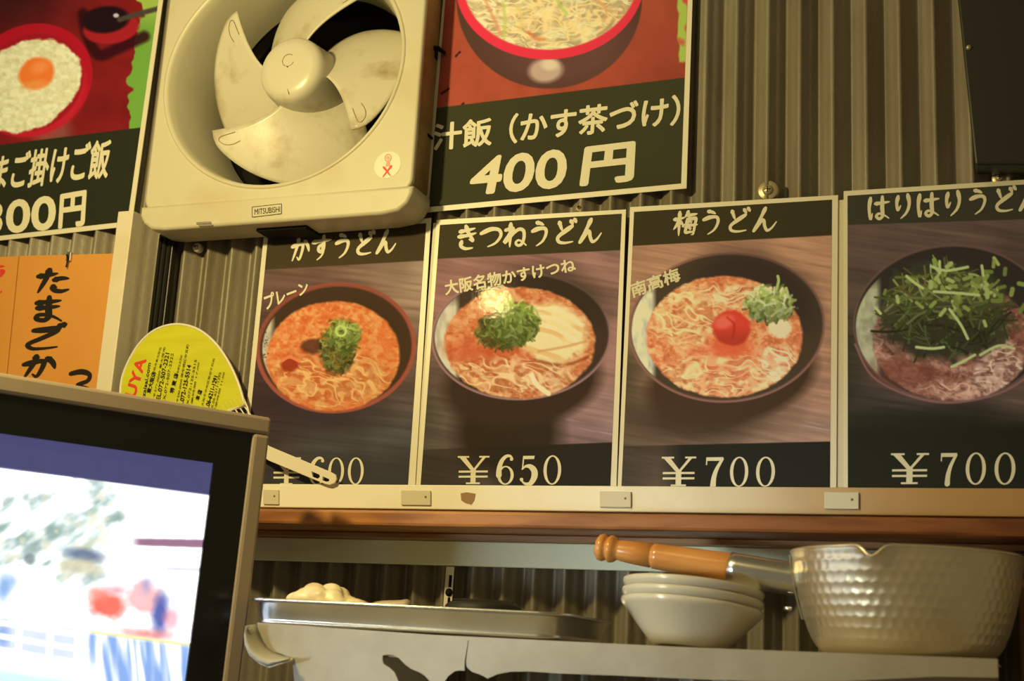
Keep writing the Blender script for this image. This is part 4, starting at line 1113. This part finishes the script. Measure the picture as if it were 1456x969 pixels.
settle(shf, (.25, 0, ZS))

# slotted standard on the wall behind
sr = thing('slotted_standard', 'white slotted metal upright on the wall above the tray', 'bracket rail')
YR = -.006
lp = pxz([(634.5, 806), (645.5, 806.5), (642.5, 866), (631, 865)], YR); lp[2] = (lp[2][0] - .002, lp[2][1] - .12); lp[3] = (lp[3][0] - .002, lp[3][1] - .12)
plate('upright', [lp, pxz([(638, 818), (643, 818.3), (641.5, 836), (637, 835.7)], YR), pxz([(636, 850), (640.5, 850), (640, 860), (635.5, 860)], YR)], YR, .003, M['white_metal'], sr)
MB().box(lp[0][0] - .001, lp[1][0] - .0005, YR + .003, -.0005, lp[2][1], lp[0][1]).build('channel', M['soot'], sr)
p = at(638.5, 843, YR); MB().lathe([(.0005, YR - .003), (.003, YR - .0025), (.0042, YR - .0002)], 14, Matrix(((1, 0, 0, p[0]), (0, 0, 1, 0), (0, -1, 0, p[2]), (0, 0, 0, 1)))).build('bolt', M['soot'], sr)
settle(sr, (lp[0][0], 0, lp[2][1]))

# ================================================================== steel tray
ZT = ZS + .0003
tray = thing('steel_tray', 'shallow stainless steel tray lying on the paper-covered shelf', 'tray')
tx0 = at(355, 872, -.222)[0]; tx1 = at(798, 895, -.222)[0]; ty0, ty1 = -.234, -.05; zr = ZT + .0225


def loop(off, z, n=8, r=.022):
    return [(a, b_, z) for a, b_ in rrect(tx0 + off, tx1 - off, ty0 + off, ty1 - off, max(r - off * .7, .004), n)]


lv = [loop(-.0005, zr - .0022), loop(-.001, zr - .0006), loop(.0005, zr), loop(.0028, zr - .0004), loop(.0040, zr - .003), loop(.0085, ZT + .0035), loop(.0115, ZT + .0010), loop(.02, ZT + .0009)]
lo_ = [loop(.0, zr - .0024), loop(.0030, zr - .0038), loop(.0068, ZT + .0050), loop(.0072, ZT + .0036), loop(.0062, ZT + .0028), loop(.0078, ZT + .0012), loop(.012, ZT + .0), loop(.02, ZT)]
mb = MB(); N = len(lv[0])
for L in (lv, lo_):
    vs = [p for l in L for p in l]
    mb.add(vs, [(i * N + k, i * N + (k + 1) % N, (i + 1) * N + (k + 1) % N, (i + 1) * N + k) for i in range(len(L) - 1) for k in range(N)] + [tuple(range((len(L) - 1) * N, len(L) * N))], True)
tr_rot = Matrix.Translation((tx0, ty0, 0)) @ Matrix.Rotation(math.radians(3), 4, 'Z') @ Matrix.Translation((tx1 - tx0, 0, ZT)) @ Matrix.Rotation(math.radians(.35), 4, 'Y') @ Matrix.Translation((tx0 - tx1, 0, -ZT)) @ Matrix.Translation((-tx0, -ty0, 0))
mb.v = [tr_rot @ Vector(p) for p in mb.v]
mb.build('tray_body', M['steel'], tray)
MB().tube([tr_rot @ Vector(p) for p in loop(-.0002, zr - .0012)], .0014, 8, True).build('rolled_rim', M['steel'], tray)
settle(tray, ((tx0 + tx1) / 2, (ty0 + ty1) / 2, ZT))

# crumpled clear bag in the tray
def blob(name, m, c, sx, sy, sz, seed, bump, nu=44, nv=22, parent=None, flat=True):
    r = np.random.default_rng(seed); cent = r.normal(size=(70, 3)); cent /= np.linalg.norm(cent, axis=1)[:, None]
    vs = []
    for j in range(nv + 1):
        th = PI * j / nv
        for i in range(nu):
            ph = 2 * PI * i / nu; d = np.array([math.sin(th) * math.cos(ph), math.sin(th) * math.sin(ph), math.cos(th)])
            k = np.sort(cent @ d)[::-1]; h = 1.08 - bump * 10 * (1 - k[0])
            p = d * h * np.array([sx, sy, sz]); p[2] = max(p[2], -sz * .25) if flat else p[2]
            vs.append(p + c)
    fs = [(j * nu + i, j * nu + (i + 1) % nu, (j + 1) * nu + (i + 1) % nu, (j + 1) * nu + i) for j in range(nv) for i in range(nu)]
    mb = MB().add(vs, fs, True)
    o = mb.build(name, m, parent)
    bm = bmesh.new(); bm.from_mesh(o.data); bmesh.ops.remove_doubles(bm, verts=bm.verts, dist=1e-6); bm.to_mesh(o.data); bm.free()
    return o


fl_z = ZT + .0034
bl_, br_ = at(410, 850, -.17), at(512, 855, -.17); top = at(450, 829, -.17)
cx = (bl_[0] + br_[0]) / 2
bag = tag(blob('crumpled_bag', M['bag'], np.array([cx - .004, -.165, fl_z + .011]), .037, .026, top[2] - fl_z - .012, 5, .30, 72, 40), 'crumpled cream plastic bag lying in the steel tray', 'bag')
nk = blob('bag_end', M['bag'], np.array([cx + .030, -.165, fl_z + .010]), .022, .018, .016, 9, .2, parent=bag)
pa, pb, pc = at(478, 862, -.16), at(518, 850, -.15), at(566, 868, -.16)
pk = at(556, 848, -.145)[2]; mb = MB(); nu = 12; vs = []
for j in range(4):
    for i in range(nu + 1):
        t = i / nu; x = pa[0] + (pc[0] + .002 - pa[0]) * t
        zt = zr + (pk - zr) * max(0, (t - .1) / .86) ** 1.1 * (1 if t < .97 else .7)
        vs.append((x, -.170 + .030 * j / 3 + .004 * math.sin(5 * t + j), fl_z + .003 + (zt - fl_z - .003) * (j / 3) ** .6 + .0012 * math.sin(9 * t + j)))
mb.add(vs, [(j * (nu + 1) + i, j * (nu + 1) + i + 1, (j + 1) * (nu + 1) + i + 1, (j + 1) * (nu + 1) + i) for j in range(3) for i in range(nu)], True)
pp = mb.build('paper_sheet', M['paper']); md = pp.modifiers.new('thick', 'SOLIDIFY'); md.thickness = .0006
tag(pp, 'folded cream paper sheet standing up in the steel tray', 'paper')
sk = tag(MB().tube([at(566, 866, -.14), at(590, 866, -.14), at(612, 867.5, -.13)], [.0012, .0014, .001], 8).build('bamboo_skewer', M['brown_tape']), 'thin brown stick lying across the steel tray', 'stick')
# black lid on its white dish in the tray
lx0, lx1 = at(636, 872, -.15)[0], at(738, 874, -.15)[0]; lc = ((lx0 + lx1) / 2, -.15); lr = (lx1 - lx0) / 2
ztop = at(700, 855.5, -.15)[2]
mt = Matrix.Translation((lc[0], lc[1], 0))
ld = thing('black_lid', 'dark shallow round lid resting on a white dish in the steel tray', 'lid')
MB().lathe([(.001, ztop), (lr * .55, ztop - .0003), (lr * .86, ztop - .0018), (lr * .985, ztop - .005), (lr, ztop - .0085), (lr * .99, ztop - .0115), (lr * .6, ztop - .012), (.001, ztop - .012)], 56, mt).build('lid_body', M['rubber'], ld)
MB().lathe([(lr * .74, ztop - .0006), (lr * .78, ztop + .0004), (lr * .82, ztop - .0006)], 56, mt).build('lid_ridge', M['rubber'], ld)
settle(ld, (lc[0], lc[1], ztop - .012))
ds = tag(MB().lathe([(.001, ztop - .0122), (lr * .90, ztop - .0122), (lr * .97, ztop - .0128), (lr * .9, ztop - .015), (lr * .6, fl_z + .002), (lr * .55, fl_z + .0003), (.001, fl_z + .0003)], 48, mt).build('white_dish', M['porcelain']), 'white shallow dish under the black lid in the tray', 'dish')

# ================================================================== three stacked bowls
bc = at(979, 880, -.13); zb = ZS + .0004; br = (at(1077, 860, -.13)[0] - at(879, 855, -.13)[0]) / 2
tilt = Matrix.Translation((bc[0], -.13, zb)) @ Matrix.Rotation(math.radians(3), 4, 'Y') @ Matrix.Rotation(math.radians(-5), 4, 'X')
BH = .0370
for i, lab in enumerate(('white porcelain bowl, lowest of the three stacked on the shelf', 'white porcelain bowl, middle of the three stacked on the shelf', 'white porcelain bowl, topmost of the three stacked under the pot handle')):
    dz = .0082 * i
    pr = [(.001, .0), (.030, .0), (.0320, .0005), (.0345, .0035), (.0435, .0130), (.0530, .0235), (.0592, .0300), (.0612, .0322), (.0621, .0345), (.0616, BH - .0004), (.0604, BH), (.0590, BH - .0012), (.0565, .0318), (.0500, .0250), (.0400, .0150), (.031, .0070), (.001, .0060)]
    s_ = br / .062
    bm_ = MB().lathe([(a * s_, b_ + dz) for a, b_ in pr], 72, tilt)
    o = bm_.build('bowl', M['porcelain']); tag(o, lab, 'bowl', 'stack of white bowls on the shelf')
    if i == 0: pass

# ================================================================== hammered saucepan
pcx = at(1288, 860, -.13)[0]; PY = -.13; zp = ZS + .0004
ztopp = at(1288, 776, -.13 - .094)[2]; PH = ztopp - zp; PR = (at(1452, 800, PY)[0] - at(1121, 800, PY)[0]) / 2
pot = thing('saucepan', 'hammered aluminium saucepan with a spout and turned wooden handle on the shelf', 'saucepan')
outp = smoothpts([(.58, 0.0), (.66, .012), (.735, .05), (.80, .13), (.868, .30), (.925, .52), (.968, .75), (.990, .93), (1.0, 1.0)], 10)
nseg = 288; SP = math.radians(-100)                          # spout faces the viewer


def spout(a, hfrac):
    d = (a - SP + PI) % (2 * PI) - PI
    w_ = .16
    g = math.exp(-(d / w_) ** 2)
    notch = math.exp(-(d / .075) ** 2)
    up = max(0, (hfrac - .55) / .45)
    return g * up ** 1.6 * .085, notch * max(0, (hfrac - .9) / .1) * .055


vs = []; rowsN = 0
prof_o = []
for i in range(len(outp) - 1):
    for k_ in range(2): prof_o.append(outp[i] * (1 - k_ / 2) + outp[i + 1] * k_ / 2)
prof_o.append(outp[-1])
ln_ = np.cumsum([0] + [np.hypot((prof_o[i + 1][0] - prof_o[i][0]) * PR, (prof_o[i + 1][1] - prof_o[i][1]) * PH) for i in range(len(prof_o) - 1)])
# finer rows, evenly spaced
ss = np.linspace(0, ln_[-1], 100); pr_r = np.interp(ss, ln_, [p[0] for p in prof_o]); pr_h = np.interp(ss, ln_, [p[1] for p in prof_o])
NC = 62; cell = 2 * PI / NC; rowh = .0088
for i in range(len(ss)):
    for k_ in range(nseg):
        a = 2 * PI * k_ / nseg
        rr = pr_r[i] * PR
        v_ = ss[i] / rowh; row = math.floor(v_); fv = v_ - row - .5
        u_ = a / cell + (.5 if row % 2 else 0); fu = u_ - math.floor(u_) - .5
        act = min(1, max(0, (pr_h[i] - .06) / .1)) * min(1, max(0, (.97 - pr_h[i]) / .05))
        dim = -.0006 * act * max(0, 1 - (fu * fu + fv * fv) / .30)
        ex, no = spout(a, pr_h[i])
        r_ = rr * (1 + ex) + dim
        vs.append((pcx + r_ * math.cos(a), PY + r_ * math.sin(a), zp + pr_h[i] * PH - no * PH * 2.0))
nO = len(ss); fs = [(i * nseg + k_, i * nseg + (k_ + 1) % nseg, (i + 1) * nseg + (k_ + 1) % nseg, (i + 1) * nseg + k_) for i in range(nO - 1) for k_ in range(nseg)]
fs.append(tuple(range(nseg - 1, -1, -1)))
# inside
inn = list(range(nO - 1, 4, -6)); base = len(vs)
for i in inn:
    for k_ in range(nseg):
        a = 2 * PI * k_ / nseg; ex, no = spout(a, pr_h[i]); r_ = pr_r[i] * PR * (1 + ex) - .0018
        vs.append((pcx + r_ * math.cos(a), PY + r_ * math.sin(a), zp + pr_h[i] * PH - no * PH * 2.0 + (.0004 if i == nO - 1 else .0)))
fs += [((nO - 1) * nseg + k_, (nO - 1) * nseg + (k_ + 1) % nseg, base + (k_ + 1) % nseg, base + k_) for k_ in range(nseg)]
fs += [(base + i * nseg + k_, base + i * nseg + (k_ + 1) % nseg, base + (i + 1) * nseg + (k_ + 1) % nseg, base + (i + 1) * nseg + k_) for i in range(len(inn) - 1) for k_ in range(nseg)]
fs.append(tuple(base + (len(inn) - 1) * nseg + k_ for k_ in range(nseg)))
MB().add(vs, fs, True).build('pan_body', M['pot'], pot)
rim = [(pcx + (PR * (1 + spout(a, 1)[0]) - .0008) * math.cos(a), PY + (PR * (1 + spout(a, 1)[0]) - .0008) * math.sin(a), zp + PH - spout(a, 1)[1] * PH * 2) for a in np.linspace(0, 2 * PI, 180, endpoint=False)]
MB().tube(rim, .0013, 8, True).build('rim', M['pot'], pot)
# handle: riveted plate, ferrule, turned wood
HA = Vector(at(1117, 822, PY)); HBv = Vector(at(848, 777.5, PY)); hd = (HBv - HA); HL = hd.length; hd.normalize()
hq = Vector((0, 0, 1)).rotation_difference(hd).to_matrix().to_4x4(); mh = Matrix.Translation(HA) @ hq
fr = (at(1117, 845, PY)[2] - at(1117, 797, PY)[2]); fr = abs(fr) / 2
hand = MB(); t0 = HL * .272
pr = [(.001, t0 - .001), (fr * .93, t0), (fr * .95, t0 + .004), (fr * .90, HL * .40), (fr * .845, HL * .55), (fr * .80, HL * .66), (fr * .79, HL * .685), (fr * .70, HL * .690), (fr * .70, HL * .697), (fr * .77, HL * .702), (fr * .72, HL * .80), (fr * .66, HL * .865), (fr * .62, HL * .885),
      (fr * .78, HL * .895), (fr * .86, HL * .912), (fr * .86, HL * .922), (fr * .74, HL * .936), (fr * .64, HL * .940), (fr * .80, HL * .948), (fr * .87, HL * .962), (fr * .82, HL * .982), (fr * .6, HL * .995), (.001, HL)]
hand.lathe(pr, 40, mh).build('wooden_handle', M['handle'], pot)
MB().lathe([(fr * .95, -.010), (fr * .98, -.002), (fr * .98, .001), (fr * 1.0, t0 * .1), (fr * 1.0, t0 * .9), (fr * 1.02, t0 + .0015), (fr * .94, t0 + .002)], 40, mh).build('ferrule', M['steel'], pot)
mb = MB(); fp = []
for s_ in (-1, 1):
    pass
for lev in (0, 1):                                           # curved mounting flange hugging the pot
    for j in range(9):
        for i in range(7):
            z = HA.z - .034 + .052 * j / 8; hf = (z - zp) / PH
            rr = np.interp(min(hf, 1), pr_h, pr_r) * PR + .0006 + .0016 * lev
            a = PI + (i - 3) / 3 * (.19 - .06 * abs(j - 4) / 4)
            fp.append((pcx + rr * math.cos(a), PY + rr * math.sin(a), z))
fs = []
for j in range(8):
    for i in range(6):
        a = j * 7 + i; fs += [(a, a + 1, a + 8, a + 7), (a + 63, a + 70, a + 71, a + 64)]
for j in range(8):
    for i in (0, 6): a = j * 7 + i; fs.append((a, a + 7, a + 70, a + 63))
for i in range(6):
    for j in (0, 8): a = j * 7 + i; fs.append((a, a + 1, a + 64, a + 63))
mb.add(fp, fs).build('mounting_flange', M['steel'], pot)
p = Vector(at(1056, 838, PY)); MB().lathe([(.0005, .003), (.002, .0025), (.003, .0), (.003, -.004)], 16, Matrix.Translation(p) @ Matrix.Rotation(PI, 4, 'X')).build('rivet', M['steel'], pot)
p = Vector(at(1121, 866, PY)); MB().lathe([(.0005, .004), (.0018, .0035), (.0024, .0), (.0024, -.003)], 16, Matrix.Translation(p) @ Matrix.Rotation(-PI / 2, 4, 'Y')).build('rivet', M['steel'], pot)
settle(pot, (pcx, PY, zp))

for p, (u, v) in zip((p1, p2, p3, p4, p5, p6, o1, o2), ((465, 702), (735, 702), (1035, 704), (1350, 705), (790, 285), (50, 336), (70, 605), (-40, 606))):
    settle(p, at(u, v, -.001))
